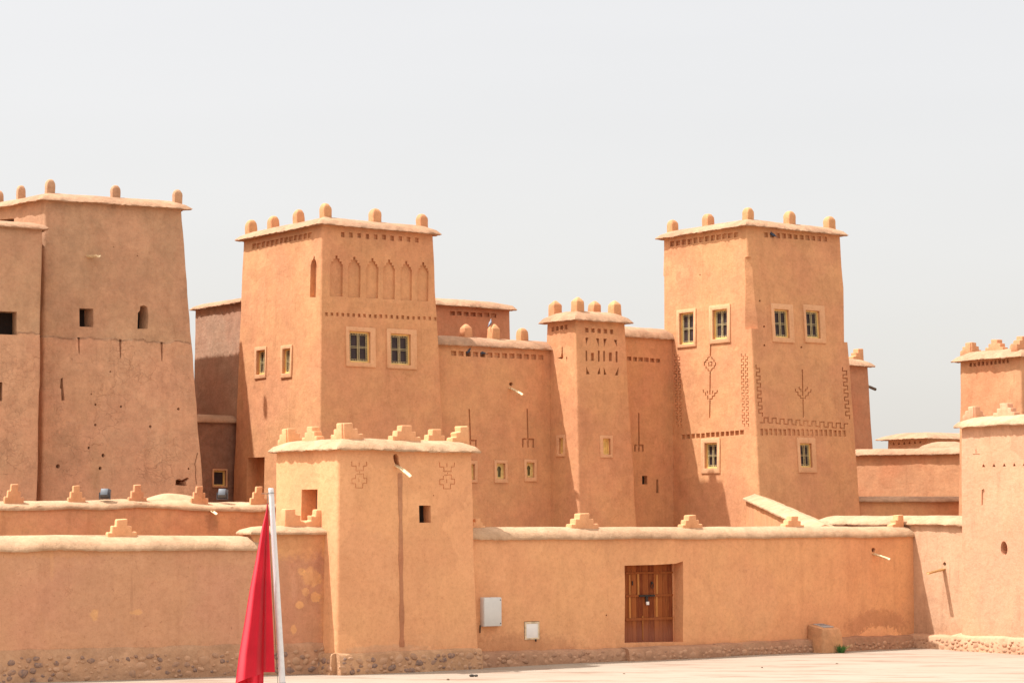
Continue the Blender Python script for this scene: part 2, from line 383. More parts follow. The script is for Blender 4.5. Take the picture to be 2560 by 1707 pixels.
    # ---- coping ring: eave e, ridge inset ri, ridge height rh
    def coping_(s, ext=(0, 0, 0, 0)):
        e, ri, rh = s.cop; ri = min(ri, s.wl/2-.02, s.wr/2-.02)
        flat = (s.wl/2 - ri) < .06
        prof = [(-.02, -.005), (e*.9, -.035), (e, -.012), (e*.9, .015), (e*.35, rh*.42), (-ri*.55, rh*.88), (-ri, rh)]
        if not flat: prof += [(-ri-.12, rh*.75), (-ri-.16, -.0)]
        nsu, nsv = max(2, int(s.wr/.07)), max(2, int(s.wl/.07)); V = []; m = 0
        for j, (o, h) in enumerate(prof):
            a0, a1, c0, c1 = -o, s.wr+o, -o, s.wl+o; P = []
            for k in range(nsu): P.append((a0+(a1-a0)*k/nsu, c0, 0, -1))
            for k in range(nsv): P.append((a1, c0+(c1-c0)*k/nsv, 1, 0))
            for k in range(nsu): P.append((a1-(a1-a0)*k/nsu, c1, 0, 1))
            for k in range(nsv): P.append((a0, c1-(c1-c0)*k/nsv, -1, 0))
            m = len(P)
            for i, (a, c, na, nc) in enumerate(P):
                p = s.w(a, c, s.zt+h)
                q = p*2.2; jit = 0
                if 1 <= j <= 3: jit = (noise.noise(p*6)*.028 + noise.noise(p*16)*.030)*(.5 if s.wl < 1.2 or s.wr < 1.2 else 1)
                p = p + (s.u*na+s.v*nc)*jit
                dz = noise.noise(Vector((p.x*.8, p.y*.8, 3)))*s.sag*(1 if j else 0)
                if j in (1, 2, 3): dz += (noise.noise(p*9)*.018 + noise.noise(p*21)*.012)*(.6 if s.wl < 1.2 else 1)
                elif j > 3: dz += noise.noise(p*7)*.006 + noise.noise(p*2)*.006
                p.z += dz; V.append(p)
        Fc = []; L = len(prof)
        for j in range(L-1):
            for k in range(m): Fc.append((j*m+k, j*m+(k+1) % m, (j+1)*m+(k+1) % m, (j+1)*m+k))
        if flat: Fc.append(tuple((L-1)*m+k for k in range(m)))
        mb = MB(); mb.add(V, Fc); me_o = mb.build('coping', s.cmat, s.root, angle=55); return me_o
    def finish(s):
        s.body(); s.coping_(); return s
    # ---- place something on the ridge of a side
    def ridge(s, face, px, inset=None):
        ri = min(s.cop[1], s.wl/2, s.wr/2) if inset is None else inset
        if face == 'R': P0, e, rot = s.w(0, ri, s.zt), s.u, 0
        elif face == 'L': P0, e, rot = s.w(ri, 0, s.zt), s.v, 1
        elif face == 'B': P0, e, rot = s.w(0, s.wl-ri, s.zt), s.u, 0
        else: P0, e, rot = s.w(s.wr-ri, 0, s.zt), s.v, 1
        k = (px-W0PX/2)/F
        # solve x = k*depth along P0+e*t
        d0 = (P0-CAM).dot(FW); de = e.dot(FW)
        t = (k*d0-(P0.x-CAM.x))/(e.x-k*de)
        p = P0+e*t; p.z = s.zt + s.cop[2]*.8
        return p, rot

# ---- merlons ------------------------------------------------------
def dome_mesh(w=.40, h=.46, kind='dome', seed=0):
    V = []; n = 24
    if kind == 'dome': prof = [(1.0, -.12), (1.0, 0), (1.0, .18), (.985, h-.20), (.93, h-.13), (.80, h-.065), (.55, h-.018), (.25, h)]
    else: prof = [(1.05, -.12), (1.02, 0), (1.0, .18), (.97, h-.17), (.90, h-.13), (.55, h-.055), (.2, h)]
    for j, (r, z) in enumerate(prof):
        for k in range(n):
            t = 2*pi*k/n; ex = .22 if j < 5 else .45 if kind == 'dome' else .4
            x = math.copysign(abs(cos(t))**ex, cos(t)); y = math.copysign(abs(sin(t))**ex, sin(t))
            p = Vector((x*r*w/2, y*r*w/2, z)); q = p*5+Vector((seed*7, 0, 0))
            p += Vector((noise.noise(q), noise.noise(q+Vector((9, 0, 0))), noise.noise(q+Vector((0, 9, 0)))*.6 if j > 2 else 0))*.022
            V.append(p)
    Fc = [tuple(range(n))[::-1], tuple((len(prof)-1)*n+k for k in range(n))]
    for j in range(len(prof)-1):
        for k in range(n): Fc.append((j*n+k, j*n+(k+1) % n, (j+1)*n+(k+1) % n, (j+1)*n+k))
    return mesh('merlon', V, Fc)
def step_mesh(kind='full', steps=3, sw=.13, sh=.135, th=.26, top=.15, seed=0):
    """stepped merlon; local x runs along the wall. kind: full, up_left (tall at -x end), up_right, corner"""
    def outline(lo, hi):
        P = []
        xs = [top+sw*i for i in range(steps)][::-1]
        if lo: 
            z = -.12; P.append((-xs[0], z)); z = 0
            for i, x in enumerate(xs):
                z = sh*(i+1); P.append((-x, z))
                if i < steps-1: P.append((-xs[i+1], z))
        else: P += [(-top*.6, -.12), (-top*.6, sh*steps)]
        if hi:
            for i in range(steps-1, -1, -1):
                x = xs[i]; z = sh*(i+1)
                P.append((x, z))
                P.append((x, sh*i if i else -.12))
        else: P += [(top*.6, sh*steps), (top*.6, -.12)]
        R = []
        for q in P:
            if not R or (abs(q[0]-R[-1][0])+abs(q[1]-R[-1][1])) > 1e-4: R.append(q)
        return R
    mb = MB()
    def pr(O, ax):
        A = []; B = []
        for x, z in O:
            j = noise.noise(Vector((x*6+seed*3, z*6, seed)))*.03
            if ax == 0: A.append(Vector((x+j, -th/2, z+j))); B.append(Vector((x+j, th/2, z+j)))
            else: A.append(Vector((-th/2-.003, x+j, z+j+.003))); B.append(Vector((th/2+.003, x+j, z+j+.003)))
        mb.prism(A, B)
    if kind == 'full': pr(outline(1, 1), 0)
    elif kind == 'up_left': pr(outline(0, 1), 0)
    elif kind == 'up_right': pr(outline(1, 0), 0)
    elif kind == 'corner_near': pr(outline(0, 1), 0); pr(outline(0, 1), 1)
    elif kind == 'corner_right': pr(outline(1, 0), 0); pr(outline(0, 1), 1)
    elif kind == 'corner_left': pr(outline(0, 1), 0); pr(outline(1, 0), 1)
    o = mb.build('tmp', None, None, bevel=.030); me = o.data; bpy.data.objects.remove(o)
    return me
DOME = [dome_mesh(seed=i) for i in range(5)]; PYR = [dome_mesh(kind='pyr', h=.5, seed=i+5) for i in range(2)]
STEP = {k: step_mesh(k, seed=i) for i, k in enumerate(('full', 'up_left', 'up_right', 'corner_near', 'corner_right', 'corner_left'))}
_mm = {}
def merlon(bk, face, px, kind='dome', k=1.0, kz=None, mat=None, inset=None, dz=0):
    p, rot = bk.ridge(face, px, inset)
    if kind == 'dome': me = random.choice(DOME)
    elif kind == 'pyr': me = random.choice(PYR)
    else: me = STEP[kind]
    mat = mat or bk.mat
    key = (me.name, mat.name)
    if key not in _mm:
        m2 = me.copy(); m2.materials.clear(); m2.materials.append(mat); _mm[key] = m2
        m2.polygons.foreach_set('use_smooth', [True]*len(m2.polygons)); m2.set_sharp_from_angle(angle=radians(50 if kind in ('dome', 'pyr') else 28))
    o = bpy.data.objects.new('merlon', _mm[key]); C.objects.link(o); o.parent = bk.root
    o.location = p - bk.root.location + Vector((0, 0, dz)); a = math.atan2(bk.u.y, bk.u.x)
    o.rotation_euler = (random.uniform(-.045, .045), random.uniform(-.045, .045), a + (pi/2 if rot else 0) + random.uniform(-.04, .04))
    v1, v2 = random.uniform(.95, 1.05), random.uniform(.93, 1.05)
    o.scale = (k*v1, k*v1, (kz or k)*v2)
    return o

# ---- windows ---------------------------------------------------------
def window(bk, face, op, sur, style='grille', depth=.15):
    """op / sur: pixel boxes of the opening and of the plaster surround"""
    Ro = bk.rect(face, *op); Rs = bk.rect(face, *sur)
    bk.slab(bk.cut, face, (Ro[0]+.004, Ro[1]+.004, Ro[2]-.004, Ro[3]-.004), -depth-.05, .15)
    def later():
        f = .045; t0, z0, t1, z1 = Ro; Ri = (t0+f, z0+f, t1-f, z1-f); d = .06
        fm = MB(); bk.ring(fm, face, Ro, Ri, -depth, -d)
        fr = fm.build('window', M['ochre'] if style != 'arch' else M['paleyellow'], bk.root, smooth=False)
        sm = MB(); bk.ring(sm, face, Rs, (t0-.002, z0-.002, t1+.002, z1+.002), -.06, .04); sm.build('plaster_surround', M['surround'], fr, bevel=.012)
        if style == 'grille':
            g = MB(); bk.slab(g, face, Ri, -depth+.02, -depth+.03); g.build('pane', M['glass'], fr, smooth=False)
            g = MB(); o0, o1 = -d-.035, -d-.02; w, h = Ri[2]-Ri[0], Ri[3]-Ri[1]; cx, cz = (Ri[0]+Ri[2])/2, (Ri[1]+Ri[3])/2; b = .014
            bk.ring(g, face, Ri, (Ri[0]+b, Ri[1]+b, Ri[2]-b, Ri[3]-b), o0, o1)
            m = .05; bk.ring(g, face, (Ri[0]+m, Ri[1]+m, Ri[2]-m, Ri[3]-m), (Ri[0]+m+.01, Ri[1]+m+.01, Ri[2]-m-.01, Ri[3]-m-.01), o0+.003, o1-.003)
            hw = .032
            for sx in (-1, 1): bk.slab(g, face, (cx+sx*hw-.007, Ri[1], cx+sx*hw+.007, Ri[3]), o0-.002, o1+.002)
            for sx in (-1, 1): bk.slab(g, face, (Ri[0], cz+sx*.022-.006, Ri[2], cz+sx*.022+.006), o0+.001, o1+.004)
            def scroll(t, z, r):
                c0 = bk.pt(face, t, z, (o0+o1)/2); e = bk.u if face == 'R' else bk.v
                g.tube([c0+e*r*cos(2*pi*k/8)+Vector((0, 0, r*sin(2*pi*k/8))) for k in range(9)], .005, 4, cap=False)
            n = max(3, int(h/.075))
            for i in range(n): scroll(cx, Ri[1]+h*(i+.5)/n, .024)
            for i in range(n):
                for sx in (-1, 1): scroll(cx+sx*(w/2-.032), Ri[1]+h*(i+.5)/n, .015)
            n = max(2, int(w/.09))
            for i in range(n):
                for sz in (-1, 1): scroll(Ri[0]+w*(i+.5)/n, cz+sz*(h/2-.032), .015)
            g.build('grille', M['iron'], fr, smooth=False)
        elif style == 'shutter':
            g = MB(); bk.slab(g, face, Ri, -depth+.01, -d-.03); w = (Ri[2]-Ri[0])
            g.build('shutter_board', M['yellow'], fr, smooth=False)
            g = MB(); bk.slab(g, face, (Ri[0]+w*.70, Ri[1], Ri[0]+w*.78, Ri[3]), -d-.04, -d-.012); g.build('batten', M['ochre'], fr, smooth=False)
        elif style == 'arch':
            g = MB(); bk.slab(g, face, Ri, -depth+.02, -depth+.03); g.build('pane', M['greenglass'], fr, smooth=False)
            w, h = Ri[2]-Ri[0], Ri[3]-Ri[1]; cx = (Ri[0]+Ri[2])/2; N = 36; O = []; I = []
            zb = Ri[1]+.05*h; zs = Ri[1]+h*.62; rr = w*.30
            for k in range(N):
                t = 2*pi*k/N - pi/2; dx, dz = sin(t+pi/2) , cos(t+pi/2)
                dx, dz = cos(t), sin(t); kx = min(1/max(abs(dx), 1e-6)*w/2, 1/max(abs(dz), 1e-6)*h/2)
                O.append((cx+dx*kx, (Ri[1]+Ri[3])/2+dz*kx))
                if dz > -.15: I.append((cx+dx*rr*1.15, zs+max(dz, -.1)*rr*1.5))
                else:
                    xx = max(-1, min(1, dx*1.25))*rr*.85; I.append((cx+xx, zb if abs(dx) < .75 else zb+(zs-zb)*min(1, (abs(dx)-.75)/.24)*.8))
            V = [bk.pt(face, *p, -d-.045) for p in O]+[bk.pt(face, *p, -d-.045) for p in I]+[bk.pt(face, *p, -d-.015) for p in O]+[bk.pt(face, *p, -d-.015) for p in I]
            Fc = []
            for i in range(N):
                j = (i+1) % N; Fc += [(2*N+i, 3*N+i, 3*N+j, 2*N+j), (N+i, N+j, 3*N+j, 3*N+i), (i, j, N+j, N+i)]
            g = MB(); g.add(V, Fc); g.build('arched_board', M['paleyellow'], fr, smooth=False)
        elif style == 'plain':
            g = MB(); bk.slab(g, face, Ri, -depth+.02, -depth+.03); g.build('pane', M['glass'], fr, smooth=False)
    bk.later = getattr(bk, 'later', []); bk.later.append(later)
def done(bk):
    bk.finish()
    for f in getattr(bk, 'later', []): f()
    return bk
def dark_hole(bk, face, x0, y0, x1, y1, depth=.5, cut=True):
    R = bk.hole(face, x0, y0, x1, y1, depth) if cut else bk.rect(face, x0, y0, x1, y1)
    def later():
        g = MB(); bk.slab(g, face, (R[0]-.02, R[1]-.02, R[2]+.02, R[3]+.02), -depth-.03, -depth+.03); g.build('painted_shade_panel', M['unlit_interior'], bk.root, smooth=False)  # black plate at the back of the hole, painted as interior darkness
    bk.later = getattr(bk, 'later', []); bk.later.append(later)
def putlog(bk, face, x, y, r=3.2, depth=.25):
    n = 7; ph = random.random()
    bk.poly(face, [(x+r*cos(2*pi*k/n+ph)*random.uniform(.8, 1.15), y+r*1.15*sin(2*pi*k/n+ph)) for k in range(n)], depth)
def spout(bk, face, px, py, length, drop, side=0.0, r=.045, mat='spout', name='spout', droop=.0):
    """half pipe gutter sticking out of a wall"""
    t, z = bk.hit(face, px, py); p0 = bk.pt(face, t, z, -.12); o = bk.out(face); e = bk.u if face == 'R' else bk.v
    n = 9; V = []; m = 9
    for i in range(n):
        f = i/(n-1); L = (length+.12)*f
        p = p0 + o*L + e*side*f + Vector((0, 0, -drop*f - droop*f*f))
        t2 = (o*(length+.12)+e*side+Vector((0, 0, -drop-2*droop*f))).normalized(); sd_ = t2.cross(Vector((0, 0, 1))).normalized(); up = sd_.cross(t2)
        rr = r*(1+.12*noise.noise(p*9)); 
        for k in range(m):
            an = pi + pi*k/(m-1); V.append(p + sd_*cos(an)*rr + up*sin(an)*rr*.9)
        for k in range(m):
            an = 2*pi - pi*k/(m-1); V.append(p + sd_*cos(an)*rr*.72 + up*(sin(an)*rr*.62+rr*.02))
    M2 = 2*m; Fc = [tuple(range(M2))[::-1], tuple((n-1)*M2+k for k in range(M2))]
    for i in range(n-1):
        for k in range(M2): Fc.append((i*M2+k, i*M2+(k+1) % M2, (i+1)*M2+(k+1) % M2, (i+1)*M2+k))
    mb = MB(); mb.add(V, Fc); return mb.build(name, M[mat], bk.root, angle=50)

def plinth(bk, faces, h, proud, mat, smat, n_per_m=26, zslope=0, lip=.04, size=(.045, .11), t_rng=None, name='rubble_plinth', depth_in=.2, rows=None):
    """mortared rubble footing along the listed faces, one body and one mesh of set stones per face"""
    for face in faces:
        Lx = bk.wr if face == 'R' else bk.wl
        t0, t1 = t_rng or (-proud, Lx+proud)
        n = max(2, int((t1-t0)/.16)); V = []
        for i in range(n+1):
            t = t0+(t1-t0)*i/n; hh = h + zslope*i/n
            base = bk.pt(face, t, 0.0, 0); 
            def q(off, z):
                off2 = bk.pt(face, t, max(z, 0), 0); 
                j = noise.noise(Vector((t*3, z*3+face.__hash__() % 7, 2)))*.03
                return Vector((base.x, base.y, 0)) + bk.out(face)*(off+j) + Vector((0, 0, z + (noise.noise(Vector((t*2.3, z, 5)))*.035 if z > .1 else 0)))
            V += [q(-depth_in, -.1), q(proud+.05, -.1), q(proud+.03, hh*.3), q(proud, hh-lip), q(proud-.03, hh), q(-depth_in, hh+.05)]
        Fc = []
        for i in range(n):
            for k in range(6): Fc.append((i*6+k, i*6+(k+1) % 6, (i+1)*6+(k+1) % 6, (i+1)*6+k))
        Fc += [tuple(range(6)), tuple(n*6+k for k in range(6))[::-1]]
        mb = MB(); mb.add(V, Fc); nbody = len(mb.f); st = mb; cnt = int((t1-t0)*n_per_m); placed = []
        ico = bmesh.new(); bmesh.ops.create_icosphere(ico, subdivisions=2, radius=1); iv = [v.co.copy() for v in ico.verts]; ifc = [tuple(v.index for v in f.verts) for f in ico.faces]; ico.free()
        tries = 0
        while len(placed) < cnt and tries < cnt*14:
            tries += 1
            rx = random.uniform(*size); rz = rx*random.uniform(.55, .95); t = random.uniform(t0+rx*.6, t1-rx*.6); hh = h+zslope*(t-t0)/(t1-t0)
            z = random.uniform(rz*.5, max(rz*.6, hh-rz-lip))
            if any(abs(t-a)/(rx+c) < .82 and abs(z-b_)/(rz+d) < .82 for a, b_, c, d in placed): continue
            placed.append((t, z, rx, rz)); base = bk.pt(face, t, 0, 0); o = bk.out(face); e = bk.u if face == 'R' else bk.v
            c0 = Vector((base.x, base.y, z)) + o*(proud - .012 + .04*max(0, 1-z/hh)); an = random.uniform(-.5, .5); sd_ = random.random()*50
            V2 = []
            for v in iv:
                v2 = v*(1+.38*noise.noise(v*1.3+Vector((sd_, 0, 0))))
                x, zz = v2.x*rx, v2.z*rz; x, zz = x*cos(an)-zz*sin(an), x*sin(an)+zz*cos(an)
                V2.append(c0 + e*x + Vector((0, 0, zz)) + o*v2.y*.030)
            st.add(V2, ifc)
        pl = mb.build(name, mat, bk.root, angle=60); pl.data.materials.append(smat)
        pl.data.polygons.foreach_set('material_index', [0]*nbody + [1]*(len(pl.data.polygons)-nbody))
def stone_mat(name, c1, c2, c3):
    b = NB(name); r = b.pos.outputs['Random Per Island']
    c = b.mix(b.remap(r, .15, .5), c1, c2); c = b.mix(b.remap(r, .6, .85), c, c3)
    c = b.mix(b.remap(b.noise(22, 4), .35, .7, 0, .5), c, (.50, .27, .15))
    b.l(c, b.b.inputs['Base Color']); b.l(b.bump(b.noise(40, 4), .006, .8), b.b.inputs['Normal']); b.b.inputs['Roughness'].default_value = .9
    b.b.inputs['Specular IOR Level'].default_value = .2
    return b.m
M['stones'] = stone_mat('set river stones', (.21, .14, .115), (.43, .25, .15), (.50, .30, .185))
M['stones_red'] = stone_mat('rubble stones', (.34, .19, .12), (.46, .26, .16), (.50, .29, .18))
M['mortar'] = adobe('mud mortar', (.60, .345, .190), (.54, .30, .165), var=.25, rough_bump=.03)
M['mortar2'] = adobe('dusty mud mortar', (.56, .310, .180), (.50, .265, .155), var=.28, rough_bump=.035)

# ================================================================== ground and sky
def ground():
    b = NB('dusty pale paving')
    big = b.noise(.22, 5, .6); mid = b.noise(1.1, 6, .65, stretch=(.35, 1.5, 1)); fine = b.noise(30, 3, .7)
    c = b.mix(b.remap(big, .38, .62), (.33, .275, .215), (.33, .255, .195))
    c = b.mix(b.remap(mid, .48, .66, 0, .9), c, (.25, .165, .118))
    c = b.mix(b.remap(fine, .6, .8, 0, .4), c, (.32, .235, .17))
    bt = b.n('ShaderNodeTexBrick'); mp = b.n('ShaderNodeMapping'); b.l(b.pos.outputs['Position'], mp.inputs[0]); mp.inputs['Rotation'].default_value = (0, 0, radians(-36))
    wv = b.n('ShaderNodeVectorMath', operation='MULTIPLY_ADD'); nn = b.n('ShaderNodeTexNoise'); nn.inputs['Scale'].default_value = .8; b.l(b.pos.outputs['Position'], nn.inputs[0])
    b.l(nn.outputs['Color'], wv.inputs[0]); wv.inputs[1].default_value = (.25, .25, 0); b.l(mp.outputs[0], wv.inputs[2]); b.l(wv.outputs[0], bt.inputs[0])
    bt.inputs['Scale'].default_value = 1; bt.inputs['Brick Width'].default_value = 3.4; bt.inputs['Row Height'].default_value = 2.3; bt.inputs['Mortar Size'].default_value = .02
    j = b.math('MULTIPLY', bt.outputs['Fac'], b.remap(b.noise(1.5, 3), .40, .58, 0, .95))
    c = b.mix(j, c, (.24, .165, .12))
    b.l(c, b.b.inputs['Base Color']); n1 = b.bump(b.noise(2.5, 5), .03, .5); b.l(b.bump(b.noise(30, 4), .006, .7, n1), b.b.inputs['Normal'])
    b.b.inputs['Roughness'].default_value = .95; b.b.inputs['Specular IOR Level'].default_value = .1
    V = []; Fc = []; xs = [-2500, -400, -60] + [-30+i*1.0 for i in range(61)] + [60, 400, 2500]; ys = [-2500, -200, 0, 30] + [40+i*1.0 for i in range(41)] + [120, 400, 2500]
    for y in ys:
        for x in xs:
            z = 0
            if -30 <= x <= 30 and 40 <= y <= 80:
                z = noise.noise(Vector((x*.25, y*.25, 0)))*.02
            V.append(Vector((x, y, z)))
    n = len(xs)
    for j2 in range(len(ys)-1):
        for i in range(n-1): Fc.append((j2*n+i, j2*n+i+1, (j2+1)*n+i+1, (j2+1)*n+i))
    o = link('ground', mesh('ground', V, Fc), b.m); tag(o, None, None, kind='structure')
ground()

# ================================================================== left weathered tower
z_seam = at(250, 850, 65).z
M['weathered'] = adobe('weathered brown plaster', (.585, .328, .190), (.600, .312, .182), var=.2, rough_bump=.02, crack=(z_seam, .4), streak=.12,
                       stains=[(at(165, 1130, 64), (.5, 1.5, .75), (.82, .86, .86), .6, .5), (at(240, 1165, 64.4), (.16, 1.5, .9), (.86, .9, .85), .6, .5)])
t = Block('weathered_tower', (113, 500, 64), 'tall weathered brown mud tower with cracked lower plaster at the far left', 'tower', ang=27, vang=44, right=455, depth=5.0,
          b=(.03, .06, .056, .02), mat='weathered', coping=(.2, .4, .26), amp=.035)
dark_hole(t, 'R', 199, 771, 234, 817); 
t.poly('R', [(343, 822), (344, 782), (349, 776), (350, 765), (360, 763), (368, 768), (371, 790), (369, 822)], .5)
dark_hole(t, 'R', 342, 764, 372, 823, .46, False)
t.poly('R', [(152, 946), (157, 944), (158, 965), (162, 1000), (154, 1001), (153, 972), (150, 970)], .5)
for x, y0, y1 in ((198, 843, 887), (301, 848, 898), (405, 855, 906)): t.poly('R', [(x-3.5, y0), (x+3, y0), (x+2, y1-8), (x+1, y1), (x-1, y1-6)], .09)
for x, y, r in ((239, 1011, 3), (303, 1016, 3), (446, 1022, 3.4), (239, 1062, 3.4), (376, 1066, 3.6), (222, 1119, 3.4), (258, 1138, 4.6), (145, 1165, 5), (250, 1170, 4.2), (472, 1171, 2.6), (275, 929, 2.4), (228, 985, 2), (343, 640, 1.6), (284, 618, 1.3)): putlog(t, 'R', x, y, r)
t.poly('R', [(439, 1212), (440, 1199), (450, 1196), (455, 1200), (470, 1192), (474, 1196), (466, 1204), (468, 1214)], .5)
t.ribbon('R', [(494, 1132), (489, 1152), (487, 1160), (490, 1172), (489, 1190), (492, 1210)], 2.2, .06)
t.poly('L', [(-30, 552), (36, 546), (36, 557), (-30, 562)], .5)
done(t)
for f, px, k in (('R', 124, 1), ('R', 288, 1), ('R', 443, 1), ('L', 52, 1), ('L', -4, 1), ('B', 383, .8)): merlon(t, f, px, 'dome', .62*k, .92*k, dz=.3 if f == 'B' else 0)
spout(t, 'R', 220, 638, .42, .03, side=.22, r=.08)
PIPE = t
t = Block('weathered_annex', (-160, 556, 61.5), 'lower brown mud annex with a large dark opening, cut by the left photo edge', 'building', ang=27, right=107, depth=4.2,
          b=(.03, .058, -.02, .02), mat='weathered', coping=(.14, .4, .2), amp=.035)
dark_hole(t, 'R', -20, 778, 42, 836, .5); dark_hole(t, 'R', -10, 955, 6, 1002, .5)
putlog(t, 'R', 102, 1071, 3.0)
done(t)
# hidden rear wing whose shadow falls on the grey building
t = Block('rear_wing', None, 'plain mud wing standing behind the weathered tower', 'building', ang=36, width=3.2, depth=5, plan=(-13.15, 69.64), ztop=12.35, mat='weathered', b=(.01, .01, .01, .01), coping=(.06, .3, .16))
done(t)
t = Block('grey_building', (604, 755.5, 72.15), 'pale grey brown rough building between the weathered tower and the arcaded tower', 'building', left=488, width=3, mat='greyplaster', coping=(.14, .3, .2), b=(.008, .02, .02, .02), amp=.03)
done(t)
M['oldstone'] = adobe('dark old masonry', (.37, .20, .125), (.30, .155, .10), var=.3, rough_bump=.04)  # darker brown than the neighbouring walls
t = Block('old_masonry_wall', (481, 1053, 71.35), 'low crumbling masonry wall with one small yellow window', 'wall', width=2.6, depth=.9, mat='oldstone', coping=(.1, .42, .24), b=(.0, .01, .0, .0), amp=.05, step=.2)
window(t, 'R', (534, 1176, 564, 1214), (530, 1172, 568, 1218), 'plain', .15)
done(t)

# ================================================================== arcaded tower
t = Block('arcaded_tower', (805, 561, 68), 'tall orange mud tower with six blind arched niches and domed merlons', 'tower', left=608, right=1083, b=(.02, .03, .045, .03), coping=(.2, .4, .29))
A = t
t.row('L', (635, 616), (774, 588), 13, 9.8, 13, .07)
t.row('R', (857, 586.5), (1042, 600), 10, 9.5, 12, .08)
t.row('R', (816, 785), (1088, 797), 21, 6.8, 8.5, .06)
def niche(bk, face, cx, yt, yb, hw, lean=0):
    P = [(-1, 22), (-.82, 22), (-.82, 15), (-.5, 15), (-.5, 8), (-.18, 8), (-.18, 0)]
    pts = [(cx-hw, yb)] + [(cx+x*hw+lean, yt+y) for x, y in P] + [(cx-x*hw+lean, yt+y) for x, y in P[::-1]] + [(cx+hw, yb)]
    bk.poly(face, pts, .07)
for i, cx in enumerate((841, 886, 931, 973, 1016, 1058)): niche(t, 'R', cx-1, 639+i*3.4, 741+i*2.4, 16-i*.45, 1.0)
t.poly('L', [(775, 743), (777, 665), (780, 652), (784, 648), (785, 640), (787, 640), (788, 648), (791, 654), (792, 662), (790, 743)], .16)
window(t, 'R', (873, 829, 925, 906), (864, 818, 938, 917)); window(t, 'R', (976, 835, 1026, 912), (966, 823, 1041, 922))
window(t, 'L', (643, 876, 664, 936), (638, 867, 667, 946)); window(t, 'L', (708, 872, 727, 933), (703, 863, 731, 944))
t.hole('L', 617, 1143, 660, 1262, .35)
done(t)
for px in (628, 683, 747): merlon(t, 'L', px, 'dome', .76, .98)
for px in (814, 937, 1055): merlon(t, 'R', px, 'dome', .76, 1.0)
merlon(t, 'B', 997, 'dome', .74, .9, dz=.26)

t = Block('rear_red_building', (1036, 758, 82), 'reddish building with a row of square vents behind the arcaded tower', 'building', right=1275, depth=4, mat='rear', coping=(.2, .9, .34), b=(.01, .012, .02, .02))
t.row('R', (1131, 783), (1234, 788.5), 7, 13, 10, .1); done(t)

# ================================================================== curtain wall with two fork reliefs
t = Block('linking_building', (1092, 859, 70.9), 'mud building with domed merlons linking the arcaded tower and the slim tower', 'building', right=1394, depth=3.2, b=(.02, .03, .0, .02), coping=(.14, .45, .31))
LINK = t
holes13 = [1134+i*18.2 for i in range(13)]
for i, x in enumerate(holes13): t.hole('R', x-6.5, 877+i*.85, x+6.5, 889+i*.85, .22 if i in (2, 4) else .08)
def fork(bk, face, cx, y0, yb, y1, hw, w=3.6, depth=.06, dx=0):
    h = w/2
    P = [(cx-h, y0), (cx+h, y0), (cx+h+dx, yb-h), (cx+hw+h+dx, yb-h+1), (cx+hw+h+dx, y1), (cx+hw-h+dx, y1), (cx+hw-h+dx, yb+h+1), (cx+h+dx, yb+h+1), (cx+h+dx, y1), (cx-h+dx, y1),
         (cx-h+dx, yb+h), (cx-hw+h+dx, yb+h), (cx-hw+h+dx, y1), (cx-hw-h+dx, y1), (cx-hw-h+dx, yb-h), (cx-h+dx, yb-h)]
    bk.poly(face, P, depth)
fork(t, 'R', 1318, 1022, 1097, 1118, 13, dx=2); fork(t, 'R', 1173, 1022, 1100, 1121, 14, dx=3)
putlog(t, 'R', 1277, 960, 4.5, .3)
window(t, 'R', (1241, 1158, 1262, 1197), (1235, 1150, 1268, 1207), 'arch', .15); window(t, 'R', (1316, 1156, 1335, 1193), (1310, 1148, 1341, 1203), 'arch', .15)
window(t, 'R', (1165, 1160, 1186, 1199), (1160, 1151, 1193, 1206), 'arch', .15)
done(t)
def seam():
    mb = MB(); P = []
    for x, y in ((1112, 866), (1115, 900), (1113, 935), (1109, 960), (1109, 1000), (1111, 1040), (1115, 1070), (1117, 1110)):
        q = t.hit('R', x, y); P.append(t.pt('R', q[0], q[1], .0))
    mb.tube(P, [.05, .055, .05, .06, .05, .055, .06, .05], 10); mb.build('plaster_seam', t.mat, t.root, angle=60)
for px in (1165, 1233, 1306): merlon(t, 'R', px, 'pyr' if px < 1240 else 'dome', .80, 1.0)
spout(t, 'R', 1276, 966, .75, .22, r=.06, droop=.05, side=-.1)

# ================================================================== slim tower
t = Block('slim_tower', (1439, 799, 72.4), 'slim mud tower pierced with a lattice of slots and triangles', 'tower', left=1366, right=1563, b=(.012, .045, .035, .02), coping=(.2, .4, .34))
t.row('L', (1382, 823), (1415, 817), 4, 8, 11, .09); t.row('R', (1467, 825), (1529, 829), 5, 9, 11, .1)
Z = lambda *P: [(1080+x/3.672, 720+y/3.672) for x, y in P]
for P in (((1410, 455), (1438, 455), (1416, 525)), ((1508, 462), (1536, 462), (1534, 544)), ((1575, 465), (1607, 465), (1580, 545)), ((1670, 475), (1698, 475), (1698, 544)),
          ((1415, 718), (1448, 790), (1417, 790)), ((1542, 722), (1546, 790), (1518, 790)), ((1576, 722), (1604, 795), (1578, 795)), ((1712, 724), (1710, 802), (1680, 800))): t.poly('R', Z(*P), .25)
for x0, y0, x1, y1, d in ((1412, 574, 1427, 670, .25), (1460, 595, 1490, 667, .12), (1525, 574, 1542, 674, .25), (1574, 577, 1590, 672, .25), (1625, 592, 1652, 670, .12), (1686, 580, 1704, 680, .25)):
    t.poly('R', Z((x0, y0), (x1, y0), (x1, y1), (x0, y1)), d)
t.poly('L', Z((1190, 540), (1198, 540), (1200, 600), (1204, 640), (1192, 655), (1150, 640), (1180, 632), (1188, 590)), .1); t.poly('L', Z((1228, 632), (1240, 632), (1236, 682)), .1)
